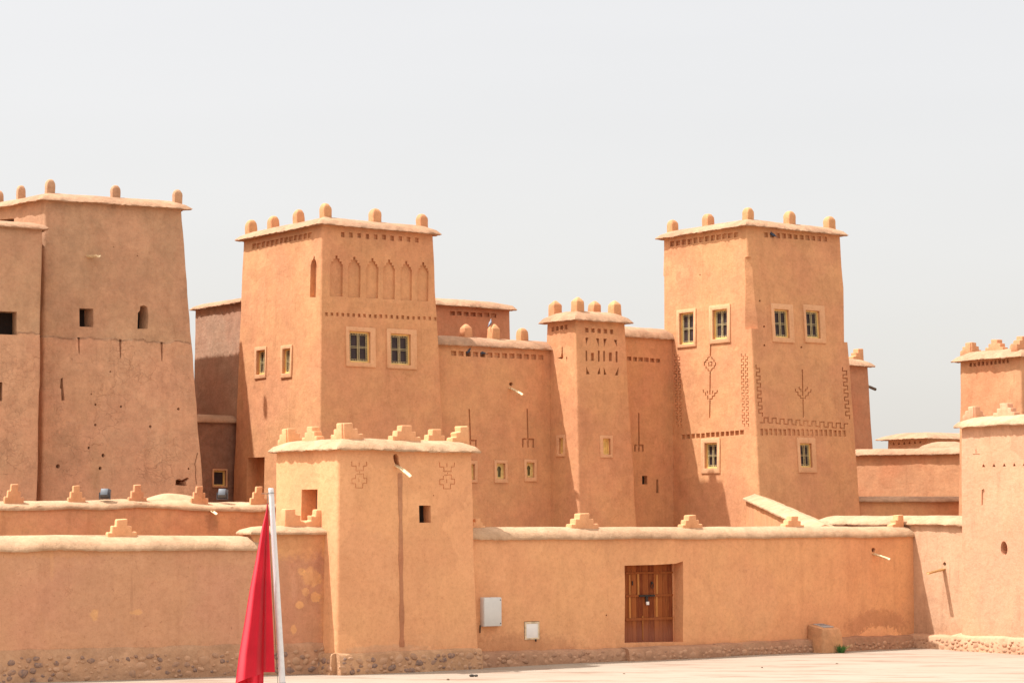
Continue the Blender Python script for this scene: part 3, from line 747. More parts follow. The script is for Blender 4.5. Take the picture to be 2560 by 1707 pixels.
window(t, 'R', (1507, 1096, 1525, 1136), (1499, 1088, 1531, 1144), 'shutter', .15); window(t, 'L', (1398, 1095, 1409, 1134), (1392, 1087, 1414, 1141), 'shutter', .15)
done(t)
merlon(t, 'L', 1388, 'pyr', .80, .98); merlon(t, 'R', 1444, 'pyr', .80, 1.03); merlon(t, 'R', 1537, 'pyr', .80, 1.0); merlon(t, 'B', 1486, 'pyr', .8, .95, dz=.05)

# ================================================================== connecting building
t = Block('connecting_building', (1527, 838, 74.46), 'narrow mud building with one fork relief, between the slim tower and the carved tower', 'building', width=3.2, depth=3, b=(.01, .012, .0, .02), coping=(.12, .6, .38))
t.row('R', (1573, 896), (1645, 902), 6, 11.5, 10, .1)
fork(t, 'R', 1597, 1032, 1112, 1128, 10)
dark_hole(t, 'R', 1605, 1189, 1618, 1210, .2); t.poly('R', [(1641, 1232), (1641, 1200), (1643, 1196), (1646, 1200), (1647, 1232)], .25)
done(t)

# ================================================================== carved tower
t = Block('carved_tower', (1866, 564, 73), 'tallest mud tower with carved key borders and palm reliefs, domed merlons', 'tower', left=1658, right=2101, b=(.006, .066, .022, .03), coping=(.2, .4, .28))
D = t
t.row('L', (1681, 610), (1840, 587), 12, 11.5, 13, .08); t.row('R', (1915, 587), (2063, 598), 11, 10.5, 12, .08)
t.row('L', (1709, 1092), (1855, 1080), 13, 9.5, 11.5, .1); t.row('R', (1904, 1079), (2110, 1083), 19, 7.8, 16, .05)
for x, y in ((1900, 752), (1911, 816), (1911, 863), (2004, 868), (1749, 687)): putlog(t, 'R' if x > 1870 else 'L', x, y, 2.6 if x > 1870 else 1.6, .2)
window(t, 'L', (1700, 782, 1735, 860), (1693, 773, 1741, 868)); window(t, 'L', (1783, 774, 1819, 847), (1774, 762, 1827, 858))
window(t, 'R', (1936, 774, 1972, 844), (1928, 760, 1983, 856)); window(t, 'R', (2015, 777, 2049, 845), (2009, 763, 2062, 857))
window(t, 'L', (1763, 1107, 1794, 1170), (1754, 1095, 1801, 1183)); window(t, 'R', (2000, 1108, 2029, 1168), (1993, 1094, 2039, 1181))
def meander_v(x, y0, y1, amp, per, dx=0):
    P = []; n = int((y1-y0)/per)
    for i in range(n):
        y = y0+i*per; xx = x+dx*i/n
        P += [(xx, y), (xx, y+per/2), (xx+amp, y+per/2), (xx+amp, y+per)]
    R = [P[0]]
    for q in P[1:]:
        if q != R[-1]: R.append(q)
    return R
t.ribbon('R', meander_v(1890, 912, 1042, 9, 18.5, 8), 2.8, .035); t.ribbon('R', meander_v(2106, 918, 1050, 10, 18.5, 9), 2.8, .035)
P = []; n = 11
for i in range(n):
    x = 1900+i*20; y = 1044+i*1.5
    P += [(x, y+12), (x+10, y+12), (x+10, y), (x+20, y)]
    P[-1] = (x+20, y)
    if i < n-1: P.append((x+20, y+12)); 
R_ = []
for q in P:
    if not R_ or abs(q[0]-R_[-1][0])+abs(q[1]-R_[-1][1]) > 2: R_.append(q)
t.ribbon('R', R_, 2.8, .035)
for x in (1853, 1863): t.ribbon('L', meander_v(x, 884, 1072, 5.5, 14, 3), 1.9, .025)
for x in (1686, 1695): t.ribbon('L', meander_v(x, 886, 1080, 4.5, 14, 5), 2.0, .03)
def zz(P): return [(1600+x/3.672, 840+y/3.672) for x, y in P]
# left face stem, rosette, palm
t.ribbon('L', zz([(650, 82), (646, 185)]), 3.2, .05)
t.ribbon('L', zz([(640, 192), (622, 200), (622, 218), (605, 222), (605, 238), (592, 240), (592, 270), (607, 275), (607, 296), (625, 300), (627, 318), (660, 316), (662, 298), (680, 294), (681, 274), (694, 268), (694, 240), (680, 236), (678, 216), (662, 212), (660, 196), (650, 194)]), 2.4, .04)
t.ribbon('L', zz([(632, 238), (632, 272), (660, 270), (660, 238), (640, 238)]), 2.2, .04)
t.ribbon('L', zz([(646, 326), (642, 480), (640, 535)]), 3.2, .05)
t.ribbon('L', zz([(578, 490), (580, 516), (600, 518), (602, 545), (620, 548), (622, 578), (662, 576), (664, 552), (684, 548), (686, 524), (706, 520), (708, 496)]), 2.6, .04)
t.ribbon('L', zz([(615, 500), (620, 530)]), 2.4, .04); t.ribbon('L', zz([(668, 500), (662, 530)]), 2.4, .04)
t.ribbon('L', zz([(642, 586), (640, 750)]), 3.2, .05)
t.ribbon('R', zz([(1490, 305), (1494, 470), (1496, 550)]), 3.0, .05)
t.ribbon('R', zz([(1426, 485), (1430, 512), (1450, 514), (1452, 545), (1474, 548), (1476, 570), (1520, 570), (1522, 548), (1544, 544), (1546, 518), (1568, 512), (1572, 488)]), 2.6, .04)
t.ribbon('R', zz([(1460, 465), (1462, 485), (1478, 488), (1480, 510)]), 2.4, .04); t.ribbon('R', zz([(1540, 465), (1536, 485), (1520, 490), (1516, 510)]), 2.4, .04)
t.ribbon('R', zz([(1498, 578), (1502, 745)]), 3.0, .05)
# chamfered corners half way up
zc1 = t.hit('L', 1862, 643)[1]; zc0 = t.hit('L', 1870, 822)[1]
def chamfer(a, c, d, z0, z1):
    cdir = Vector((a, c)); 
    ctr = {(-1, -1): (0, 0), (1, -1): (t.wr, 0), (-1, 1): (0, t.wl)}[(a, c)]
    e1 = (t.u*a + t.v*c).normalized(); e2 = Vector((-e1.y, e1.x, 0)); base = t.w(ctr[0], ctr[1], 0)
    zm = (z0+z1)/2; hh = (t.zt-zm); base = base + t.u*a*(t.bL if a < 0 else t.bF)*hh + t.v*c*(t.bR if c < 0 else t.bB)*hh
    t.cut.box(base + e1*(.5-d) + Vector((0, 0, zm)), e1*.5, e2*.8, Vector((0, 0, (z1-z0)/2)))
chamfer(-1, -1, .15, zc0, zc1); chamfer(1, -1, .07, zc0-.25, zc1-.25); chamfer(-1, 1, .09, zc0-.2, zc1-.25)
done(t)
for px in (1682, 1771): merlon(t, 'L', px, 'dome', .76, .98)
for px in (1870, 1974, 2074): merlon(t, 'R', px, 'dome', .76, .98)
merlon(t, 'B', 1999, 'dome', .7, .85, dz=.22)

# ================================================================== far right rear buildings
t = Block('narrow_far_tower', (2060, 909, 84), 'narrow reddish far tower topped by one stepped merlon, right behind the carved tower', 'tower', right=2171, depth=3, mat='rear', b=(.02, .02, .045, .02), coping=(.2, .4, .3))
done(t); merlon(t, 'R', 2149, 'up_right', 1.15, 1.15, inset=.45, mat=M['tower'])
p = t.w(t.wr, .4, 0); 
mb = MB(); zz0 = at(2175, 968, 86).z; q0 = at(2172, 966, 86.2); q1 = at(2188, 973, 85.6); mb.tube([q0, q1], .06, 8); mb.build('spout', M['spout_dark'], t.root)
t = Block('distant_house', (2316, 1095, 90), 'small distant house with a row of little triangular vents on its roofline', 'house', left=2218, width=6, mat='far', coping=(.35, .5, .26))
for i in range(6):
    x = 2234+i*13.3; y = 1108-i*.9; t.poly('L', [(x-2.6, y+4), (x, y-4.5), (x+2.6, y+4)], .12)
done(t)
t = Block('distant_parapet', (2402, 1119, 86), 'short pale parapet in front of the distant house', 'wall', ang=58, left=2312, width=.8, mat='far', coping=(.2, .38, .25)); done(t)
t = Block('sunlit_rear_wall', (2412, 1133, 80.6), 'sunlit orange rear wall right of the carved tower', 'wall', ang=58, left=2110, width=.8, mat='far', coping=(.14, .38, .22), b=(.01, .01, .01, .01)); done(t)
t = Block('shaded_rear_wall', (2118, 1252, 75.2), 'low shaded wall below the sunlit rear wall', 'wall', ang=10, width=5, depth=.8, mat='tower', coping=(.14, .38, .16), b=(.01, .01, .01, .01)); done(t)
t = Block('right_rear_tower', (2553, 891, 72), 'sunlit rear tower with stepped merlons at the right edge, above the broad peach tower', 'tower', left=2400, width=3.4, mat='far', b=(.02, .02, .02, .02), coping=(.22, .4, .32))
t.row('L', (2427, 912), (2519, 902), 10, 6.5, 9.5, .1)
done(t); merlon(t, 'L', 2428, 'corner_left', .9, .95, mat=M['far']); merlon(t, 'L', 2492, 'full', .9, .95); merlon(t, 'L', 2556, 'corner_near', 1.0, 1.05)
merlon(t, 'F', 2528, 'full', .7, .7)

# ================================================================== ramp wall
def ramp():
    root = empty('sloping_parapet', (7.8, 65, 0), 'sloping parapet descending from the carved tower to the front wall', 'wall')
    p0 = Vector((7.62, 71.3, 0)); p1 = Vector((8.1, 58.9, 0)); z0 = at(1888, 1246, 71).z; z1 = at(2060, 1325, 58.9).z
    d = (p1-p0).normalized(); s_ = Vector((d.y, -d.x, 0)); s_ = s_ if s_.x < 0 else -s_   # to the left
    wall = MB(); cop = MB(); n = 40; th = .32
    V = []; V2 = []
    for i in range(n+1):
        f = i/n; p = p0+(p1-p0)*f; z = z0+(z1-z0)*f + noise.noise(p*.8)*.01
        V += [p+s_*th-Vector((0, 0, .1)), p+s_*th+Vector((0, 0, z)), p-s_*th+Vector((0, 0, z)), p-s_*th-Vector((0, 0, .1))]
        e = th+.10
        for o, h in ((e, -.03), (e, .01), (.04, .15), (-e, .01), (-e, -.03)): V2.append(p+s_*(o+noise.noise(p*5)*.02)+Vector((0, 0, z+h+noise.noise(p*4+Vector((o*9, 0, 0)))*.012)))
    def strip(V, k): return [(i*k+j, i*k+(j+1) % k, (i+1)*k+(j+1) % k, (i+1)*k+j) for i in range(n) for j in range(k)] + [tuple(range(k)), tuple(n*k+j for j in range(k))[::-1]]
    wall.add(V, strip(V, 4)); wall.build('wall', M['tower'], root); cop.add(V2, strip(V2, 5)); cop.build('coping', M['coping_front'], root)
ramp()

# ================================================================== right side: return wall and front right tower
corner = Vector((10.53, 60.0))
vv = Vector((-sin(radians(36)), cos(radians(36)))); uu = Vector((cos(radians(36)), sin(radians(36))))
pN = corner - vv*2.4
M['return'] = adobe('pinkish return wall plaster', (.60, .365, .222), (.58, .335, .20), var=.1, streak=.16,
    stains=[((11.4, 58.9, .35), (1.6, 1.6, .42), (.80, .78, .76), .7, .6)])
t = Block('return_wall', None, 'pinkish sunlit return wall with a tan wooden spout, right of the door wall', 'wall', plan=(pN.x, pN.y), ztop=3.20, width=.7, depth=6.0, mat='return', cmat='coping_front', coping=(.1, .33, .22), b=(.02, 0, 0, 0))
putlog(t, 'L', 2361, 1409, 4.5, .3)
done(t)
spout(t, 'L', 2360, 1418, .58, .12, side=.02, r=.06, mat='spout_brown')
plinth(t, ['L'], .34, .22, M['return'], M['stones_red'], 28, t_rng=(-.2, 2.6), zslope=0)
pL = corner - vv*1.86 - uu*.16
pH = pL - vv*4.2
M['righttower'] = adobe('smooth peach plaster', (.64, .350, .205), (.62, .335, .205), var=.09, streak=.12)
t = Block('right_front_tower', None, 'broad peach mud tower with an oval hole, cut by the right photo edge', 'tower', plan=(pH.x, pH.y), ztop=5.69, width=4, depth=4.2, mat='righttower', cmat='coping_front', coping=(.14, .42, .26), b=(.008, .01, .01, .01))
for i in range(5):
    x = 2459+i*25.5; y = 1163-i*.8; t.poly('L', [(x-4, y+4), (x, y-4.5), (x+4, y+4)], .1)
t.poly('L', [(2453, 1262), (2454, 1224), (2459, 1221), (2461, 1226), (2461, 1260)], .04)
t.poly('L', [(2510+8.5*cos(2*pi*k/14), 1370+18*sin(2*pi*k/14)+2*cos(2*pi*k/14)) for k in range(14)], .3)
t.ribbon('L', [(2432, 1135), (2450, 1135)], 1.6, .02); t.ribbon('L', [(2440, 1122), (2440, 1133)], 1.6, .02)
done(t); merlon(t, 'L', 2436, 'corner_left', .85, .8); merlon(t, 'L', 2517, 'full', .9, .9)
plinth(t, ['L'], .40, .2, M['righttower'], M['stones_red'], 26, zslope=-.02)

# ================================================================== front wall with the door
o1 = Vector((-.77, 51.8)); pW = o1 - uu*.6
def w1pt(px, py): # point on the plane of the front wall
    return FWALL.pt('R', *FWALL.hit('R', px, py))
M['frontwall'] = None
zt1 = 2.89
FWALL = Block('front_wall', None, 'orange plaster front wall with a recessed plank door and stepped merlons', 'wall', plan=(pW.x, pW.y), ztop=zt1, width=14.7, depth=.62, mat='tower', cmat='coping_front', coping=(.07, .31, .25), b=(.0, .012, 0, .0), r=.05, sag=.025)
sp = lambda x, y: w1pt(x, y)
FWALL.mat = adobe('orange front plaster', (.76, .390, .188), (.74, .360, .178), var=.10, stains=[
    (sp(2190, 1562), (1.25, 1.0, .42), (.72, .66, .68), .75, .35), (sp(2198, 1600), (.95, .8, .38), (1.45, 1.58, 1.55), 1.0, .15),
    (sp(1300, 1615), (2.2, 1.5, .33), (.74, .70, .70), .7, .5), (sp(1215, 1500), (.35, .4, .9), (.88, .84, .84), .6, .6),
    (sp(1600, 1630), (8, 6, .2), (.82, .78, .78), .6, .5), (sp(2130, 1450), (.25, .3, .6), (.92, .88, .86), .5, .6)])
t = FWALL
DOOR = (1562, 1411, 1684, 1607)
# recess: wide outer reveal; door hangs at the back
Ro = t.rect('R', 1562, 1409, 1708, 1608)
t.poly('R', [(1562, 1607), (1562, 1413), (1640, 1411), (1690, 1408), (1708, 1402), (1708, 1604)], .34)
putlog(t, 'R', 2184, 1374, 5.5, .3); putlog(t, 'R', 1516, 1537, 2.0, .1)
t.hole('R', 1310, 1552, 1349, 1598, .10)
done(t)
for px, k in ((1455, .95), (1725, .8), (1980, .8)): merlon(t, 'R', px, 'full', k, k*1.0, mat=FWALL.mat)
merlon(t, 'R', 2249, 'up_right', .85, .85, mat=FWALL.mat); merlon(t, 'R', 1192, 'full', .5, .6, mat=FWALL.mat)
sp_ = spout(t, 'R', 2184, 1379, .55, .16, r=.055, mat='spout')
# plinth, left of the door and right of it
tdoor0 = t.hit('R', 1562, 1600)[0]; tdoor1 = t.hit('R', 1712, 1600)[0]
M['footing'] = adobe('worn footing plaster', (.50, .280, .165), (.42, .225, .135), var=.22, rough_bump=.03)
plinth(t, ['R'], .34, .16, M['footing'], M['stones_red'], 10, t_rng=(.4, tdoor0-.1), zslope=-.06, size=(.05, .12), lip=.02)
plinth(t, ['R'], .28, .30, M['footing'], M['stones_red'], 22, t_rng=(tdoor0-.12, tdoor1+.9), size=(.06, .13))
plinth(t, ['R'], .30, .22, M['footing'], M['stones_red'], 26, t_rng=(tdoor1+.88, 14.6), zslope=.02, size=(.05, .10), lip=.09)
# the door
def door():
    b = NB('stained door planks'); r = b.pos.outputs['Random Per Island']
    g = b.noise(6, 6, .7, stretch=(9, 9, .5))
    c = b.mix(b.remap(r, .1, .9), (.17, .040, .015), (.33, .10, .030)); c = b.mix(b.remap(g, .45, .7, 0, .75), c, (.36, .13, .04)); c = b.mix(b.remap(g, .32, .42, .6, 0), c, (.08, .022, .012))
    sz = b.n('ShaderNodeSeparateXYZ'); b.l(b.pos.outputs['Position'], sz.inputs[0])
    c = b.mix(b.remap(b.math('MULTIPLY_ADD', b.noise(3, 4), .5, sz.outputs['Z']), .75, 1.25, .55, 0), c, (.30, .13, .085))
    b.l(c, b.b.inputs['Base Color']); b.l(b.bump(g, .004, .8), b.b.inputs['Normal']); b.b.inputs['Roughness'].default_value = .8; b.b.inputs['Specular IOR Level'].default_value = .08
    M['plank'] = b.m; M['strip'] = simple('orange pine strip', (.44, .17, .035), .6, var=.25, nscale=6, stretch=(5, 5, .6))
    t0, z0 = t.hit('R', 1562, 1606, -.26); t1, z1 = t.hit('R', 1683, 1400, -.26); t0 -= .05; z1 += .05
    t1 += .0
    fs = [0, .105, .2, .285, .41, .52, .63, .72, .80, .90, 1]
    mb = MB()
    for i in range(len(fs)-1):
        a = t0+(t1-t0)*fs[i]+.002; c = t0+(t1-t0)*fs[i+1]-.002; o = -.30+random.uniform(-.003, .003)
        t.slab(mb, 'R', (a, z0-.02, c, z1), o-.05, o)
    d = mb.build('door', M['plank'], t.root, smooth=False, bevel=.003)
    def R(x0, y0, x1, y1): 
        a = t.hit('R', x0, y0, -.29); c = t.hit('R', x1, y1, -.29); return (min(a[0], c[0]), min(a[1], c[1]), max(a[0], c[0]), max(a[1], c[1]))
    for (x0, y0, x1, y1) in ((1572, 1436, 1576, 1486), (1572, 1492, 1577, 1544), (1593, 1434, 1598, 1486), (1640, 1436, 1645, 1484), (1639, 1491, 1644, 1541), (1606, 1538, 1608, 1598)):
        mb = MB(); t.slab(mb, 'R', R(x0, y0, x1, y1), -.30, -.283); mb.build('pine_strip', M['strip'], d, smooth=False)
    for y in (1431, 1488, 1546):
        mb = MB(); t.slab(mb, 'R', R(1563, y-1.2, 1682, y+1.2), -.30, -.276); mb.build('door_rail', M['plank'], d, smooth=False)
    mb = MB(); t.slab(mb, 'R', R(1596, 1486.5, 1635, 1490), -.27, -.25); t.slab(mb, 'R', R(1612, 1490, 1618, 1503), -.27, -.255); mb.build('bolt', M['dark_metal'], d, smooth=False)
    mb = MB(); t.slab(mb, 'R', R(1613, 1503, 1620, 1511), -.268, -.24); mb.build('padlock', M['white_box'], d, bevel=.004)
    cc = t.hit('R', 1630, 1461, -.27); mb = MB()
    mb.tube([t.pt('R', cc[0]+.04*sin(k*pi/6), cc[1]-.02+.06*cos(k*pi/6), -.262) for k in range(13)], .009, 6, cap=False)
    mb.box(t.pt('R', cc[0], cc[1]+.05, -.27), t.u*.02, t.v*.012, Vector((0, 0, .025))); mb.build('knocker', M['dark_metal'], d)
    cc = t.hit('R', 1581, 1457, -.28); mb = MB(); mb.box(t.pt('R', cc[0], cc[1], -.28), t.u*.01, t.v*.01, Vector((0, 0, .05))); mb.build('keyhole_plate', M['dark_metal'], d, smooth=False)
    # pale sill
    mb = MB(); a = t.hit('R', 1563, 1607, -.1); c = t.hit('R', 1684, 1607, -.1)
    t.slab(mb, 'R', (a[0]-.03, z0-.12, c[0]+.25, z0-.022), -.33, -.02); mb.build('door_sill', M['coping_front'], t.root, bevel=.01)
door()
# meter boxes on the wall
def cabinet():
    t0, z1 = t.hit('R', 1208, 1493, .12); t1, z0 = t.hit('R', 1253, 1564, .12)
    root = empty('electrical_cabinet', t.pt('R', (t0+t1)/2, z0, .0), 'grey steel electrical cabinet on the front wall beside the near tower', 'cabinet')
    mb = MB(); t.slab(mb, 'R', (t0, z0, t1, z1), -.02, .13); mb.build('housing', M['grey_metal'], root, bevel=.008)
    mb = MB(); t.slab(mb, 'R', (t0+.008, z0+.008, t1-.008, z1-.008), .133, .15); mb.build('cabinet_door', M['grey_metal'], root, bevel=.004)
    for zz_ in (z0+.06, z1-.06):
        mb = MB(); mb.tube([t.pt('R', t1-.04, zz_, .15), t.pt('R', t1-.04, zz_, .158)], .012, 10); mb.build('lock', M['dark_metal'], root)
    a = t.hit('R', 1198, 1570, .02)
    mb = MB(); mb.tube([t.pt('R', a[0]+.02, z0+.03, .03), t.pt('R', a[0]+.015, z0-.14, .03)], .014, 8); mb.build('cable_conduit', M['dark_metal'], root)
cabinet()
def meter():
    t0, z1 = t.hit('R', 1312, 1555); t1, z0 = t.hit('R', 1347, 1596)
    root = empty('meter_box', t.pt('R', (t0+t1)/2, z0, 0), 'small white meter box set low in the front wall', 'meter box')
    mb = MB(); t.ring(mb, 'R', (t0-.01, z0-.01, t1+.01, z1+.01), (t0+.03, z0+.03, t1-.03, z1-.03), -.08, .02); mb.build('box_frame', simple('stained cream frame', (.62, .47, .30), .6, var=.3, nscale=9), root, bevel=.004)
    mb = MB(); t.slab(mb, 'R', (t0+.022, z0+.015, t1-.022, z1-.022), -.08, .012); mb.build('lid', M['white_box'], root, bevel=.004)
    a = t.hit('R', 1338, 1600); mb = MB(); mb.tube([t.pt('R', a[0], z0+.0, .02), t.pt('R', a[0], z0-.06, .03)], [.02, .012], 8); mb.build('pipe_stub', M['dark_metal'], root)
meter()

# pedestal in front of the wall
def pedestal():
    c0 = t.hit('R', 2042, 1600)[0]
    base = t.pt('R', c0, 0, 0); e, o = t.u, t.out('R')
    root = empty('plaster_pedestal', Vector((base.x, base.y, 0))+o*.4, 'squat mud pedestal with a grey metal plate on top, by the weed', 'pedestal')
    V = []; n = 9
    org = Vector((base.x, base.y, 0))
    prof = [(.38, -.1), (.37, .1), (.355, .3), (.345, .5), (.335, .62), (.32, .68), (.27, .70)]
    for j, (hw, z) in enumerate(prof):
        P = []
        m = 28
        for k in range(m):
            an = 2*pi*k/m; x = math.copysign(abs(cos(an))**.28, cos(an)); y = math.copysign(abs(sin(an))**.28, sin(an))
            zc = z - (.10*(y+1)/2 if j >= 4 else 0)
            p = org + e*(x*hw) + o*(.28+y*hw*.9) + Vector((0, 0, zc)); nn = noise.noise(p*3)*.03; V.append(p+e*nn*x+o*nn*y)
    m = 28; Fc = [tuple(range(m))[::-1], tuple((len(prof)-1)*m+k for k in range(m))]
    for j in range(len(prof)-1):
        for k in range(m): Fc.append((j*m+k, j*m+(k+1) % m, (j+1)*m+(k+1) % m, (j+1)*m+k))
    mb = MB(); mb.add(V, Fc); mb.build('pedestal_body', adobe('worn pedestal plaster', (.68, .36, .18), (.58, .30, .15), var=.3, rough_bump=.03), root, angle=50)
    mb = MB(); c = org + o*.24 + Vector((0, 0, .665)); tilt = (o*1 - Vector((0, 0, .16))).normalized(); up = e.cross(tilt)
    up = up if up.z > 0 else -up
    mb.box(c, e*.17, tilt*.2, up*.012); mb.build('metal_plate', M['plate'], root, bevel=.004)
    for k in range(3):
        mb = MB(); mb.box(c+tilt*(-.1+.1*k)+up*.014, e*.13, tilt*.008, up*.003); mb.build('grate_slot', M['dark_metal'], root, smooth=False)
    g = org + o*.72 + e*.12
    mb = MB()
    for i in range(60):
        a = random.uniform(0, 2*pi); L = random.uniform(.14, .32); r0 = random.uniform(0, .10); p = g+Vector((cos(a)*r0, sin(a)*r0, -.01))
        out = Vector((cos(a), sin(a), 0)); w = out.cross(Vector((0, 0, 1)))*random.uniform(.008, .016); spread = random.uniform(.2, .9)
        q = [p + out*L*spread*f**1.4 + Vector((0, 0, L*(f-.35*f*f*spread))) for f in (0, .35, .7, 1)]
        mb.add([q[0]-w*.4, q[0]+w*.4, q[1]-w, q[1]+w, q[2]-w*.8, q[2]+w*.8, q[3]], [(0, 1, 3, 2), (2, 3, 5, 4), (4, 5, 6)])
    ob = mb.build('weed', M['leaf'], None, smooth=False); tag(ob, 'small green weed growing at the foot of the pedestal', 'plant')
pedestal()

# ================================================================== near tower
M['near'] = adobe('near tower plaster', (.765, .395, .192), (.75, .372, .185), var=.08, streak=.05, stains=[(at(975, 1622, 49.9), (1.2, 1.2, .10), (.86, .96, 1.1), .8, .4)])
t = Block('near_tower', (847, 1121, 49.45), 'squat near tower with stepped merlons and two incised symbols', 'tower', left=690, right=1181, b=(.022, .030, .022, .01), mat='near', cmat='coping_front', coping=(.14, .34, .24), step=.25, r=.09)
T = t
g5 = lambda P, dx=0, dy=0: [(560+(x+dx)/3.672, 860+(y+dy)/3.672) for x, y in P]
for dx, dy in ((0, 0), (805, 8)):
    t.ribbon('R', g5([(1172, 1075), (1174, 1118), (1212, 1118), (1213, 1160), (1280, 1160), (1280, 1118), (1308, 1116), (1309, 1078)], dx, dy), 1.9, .02)
    t.ribbon('R', g5([(1240, 1085), (1241, 1120)], dx, dy), 1.7, .02); t.ribbon('R', g5([(1246, 1170), (1246, 1182)], dx, dy), 1.7, .02)
    t.ribbon('R', g5([(1216, 1192), (1282, 1190), (1282, 1230), (1312, 1230), (1311, 1275), (1275, 1275), (1274, 1318), (1210, 1318), (1209, 1280), (1175, 1279), (1176, 1233), (1208, 1232), (1208, 1200)], dx, dy), 1.9, .02)
    t.ribbon('R', g5([(1240, 1232), (1241, 1265)], dx, dy), 1.7, .02)
t.poly('R', [(983, 1140), (985, 1135), (991, 1134), (996, 1140), (997, 1152), (1001, 1168), (998, 1173), (990, 1164), (985, 1152)], .35)
dark_hole(t, 'R', 1048, 1263, 1077, 1306, .32)
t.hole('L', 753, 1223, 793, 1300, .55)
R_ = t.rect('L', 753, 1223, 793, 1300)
putlog(t, 'R', 1084, 1238, 1.6, .06)
done(t)
g = MB(); t.slab(g, 'L', (R_[0]-.02, R_[1]-.02, R_[2]+.02, R_[3]+.02), -.45, -.38); g.build('painted_shade_panel', simple('brown painted recess shade', (.30, .165, .095), .9, nscale=9), t.root, smooth=False)  # brown panel painting shade across the back of the lit recess
spout(t, 'R', 990, 1158, .56, .18, r=.055, droop=.10)
# reveal shelf strip: damp rill under the spout
mb = MB(); n = 40; V = []
for i in range(n+1):
    f = i/n; y = 1182+(1616-1182)*f; x = 1000+5*f
    w_ = 4.8+.8*math.sin(f*17)+.5*math.sin(f*41) + (2 if f > .97 else 0)
    a = t.hit('R', x-w_, y); c = t.hit('R', x+w_, y)
    for (q, off) in ((a, -.03), (a, .018), (c, .018), (c, -.03)):
        p = t.pt('R', q[0], q[1], 0); k = noise.noise(p*.9)*t.amp + noise.noise(p*3.1)*t.amp*.35
        V.append(p + t.out('R')*(off*.55+k))
Fc = [(i*4+k, i*4+(k+1) % 4, (i+1)*4+(k+1) % 4, (i+1)*4+k) for i in range(n) for k in range(4)] + [(0, 1, 2, 3), tuple(n*4+k for k in range(4))[::-1]]
mb.add(V, Fc); mb.build('water_rill', M['mud_channel'], t.root)
merlon(t, 'L', 722, 'corner_left', .88, .82); merlon(t, 'L', 783, 'full', .8, .82)
merlon(t, 'R', 862, 'corner_near', 1.0, .92); merlon(t, 'R', 1010, 'full', .88, .95); merlon(t, 'R', 1157, 'corner_right', .9, .92); merlon(t, 'B', 1086, 'full', .85, .95)
plinth(t, ['R', 'L'], .44, .10, M['mortar'], M['stones'], 22, size=(.045, .15), lip=.05)

# ================================================================== left front walls
e0 = Vector((-4.03, 49.85)); ud = Vector((cos(radians(26)), sin(radians(26))))
pa = e0 - ud*7.75; pb = e0 - ud*1.68
M['leftwall'] = None
t = Block('left_front_wall', None, 'long grey brown front wall with a thick pale coping and one stepped merlon', 'wall', ang=26, plan=(pa.x, pa.y), ztop=2.70, width=6.25, depth=.8, mat='tower', cmat='coping_front', coping=(.07, .38, .27), b=(0, .02, 0, 0), sag=.045)
lp = lambda x, y: t.pt('R', *t.hit('R', x, y))
gold = (1.28, 1.30, 1.0)
t.mat = adobe('grey brown front plaster', (.575, .308, .172), (.58, .292, .172), var=.1, streak=.10, crack=(9.0, .05), stains=[
    (lp(236, 1535), (.09, .3, .14), gold, .7, .4), (lp(343, 1530), (.13, .3, .07), gold, .6, .4), (lp(130, 1410), (.05, .3, .4), (1.12, 1.14, 1.05), .6, .6), (lp(100, 1380), (3, 3, .12), (1.12, 1.1, .95), .6, .6)])
LW = t
done(t); merlon(t, 'R', 302, 'full', .80, .98, mat=M['near'])
plinth(t, ['R'], .66, .03, adobe('dusty footing plaster', (.54, .310, .180), (.49, .27, .155), var=.25, rough_bump=.03), M['stones'], 20, size=(.035, .13), lip=.12)
t = Block('short_front_wall', None, 'short stained wall between the red flag and the near tower, ochre patches', 'wall', ang=26, plan=(pb.x, pb.y), ztop=3.03, width=1.85, depth=.8, mat='tower', cmat='coping_front', coping=(.10, .30, .15), b=(0, .02, 0, 0))
lp = lambda x, y: t.pt('R', *t.hit('R', x, y))
t.mat = adobe('stained ochre plaster', (.575, .285, .155), (.55, .250, .145), var=.14, stains=[
    (lp(740, 1350), (1.3, 1.5, .42), (1.22, 1.24, 1.0), .8, .4), (lp(825, 1470), (.22, .4, 2.0), (1.22, 1.25, 1.02), .8, .5),
    (lp(780, 1445), (.22, .4, .22), (1.28, 1.36, 1.12), .9, .3), (lp(754, 1428), (.09, .3, .09), (1.28, 1.36, 1.12), .9, .3), (lp(789, 1490), (.1, .3, .12), (1.38, 1.46, 1.15), .9, .25),
    (lp(764, 1478), (.09, .3, .1), (1.3, 1.4, 1.15), .8, .3), (lp(749, 1511), (.1, .3, .08), (1.38, 1.46, 1.15), .9, .25), (lp(734, 1571), (.07, .3, .11), (1.35, 1.42, 1.12), .8, .3),
    (lp(735, 1470), (.06, .3, .5), (1.1, 1.12, 1.2), .6, .6)])
done(t); merlon(t, 'R', 716, 'up_left', 1.0, .95, mat=M['near']); merlon(t, 'R', 802, 'up_right', 1.0, .95, mat=M['near'])
plinth(t, ['R'], .66, .035, M['mortar2'], M['stones'], 20, size=(.04, .14), lip=.08)

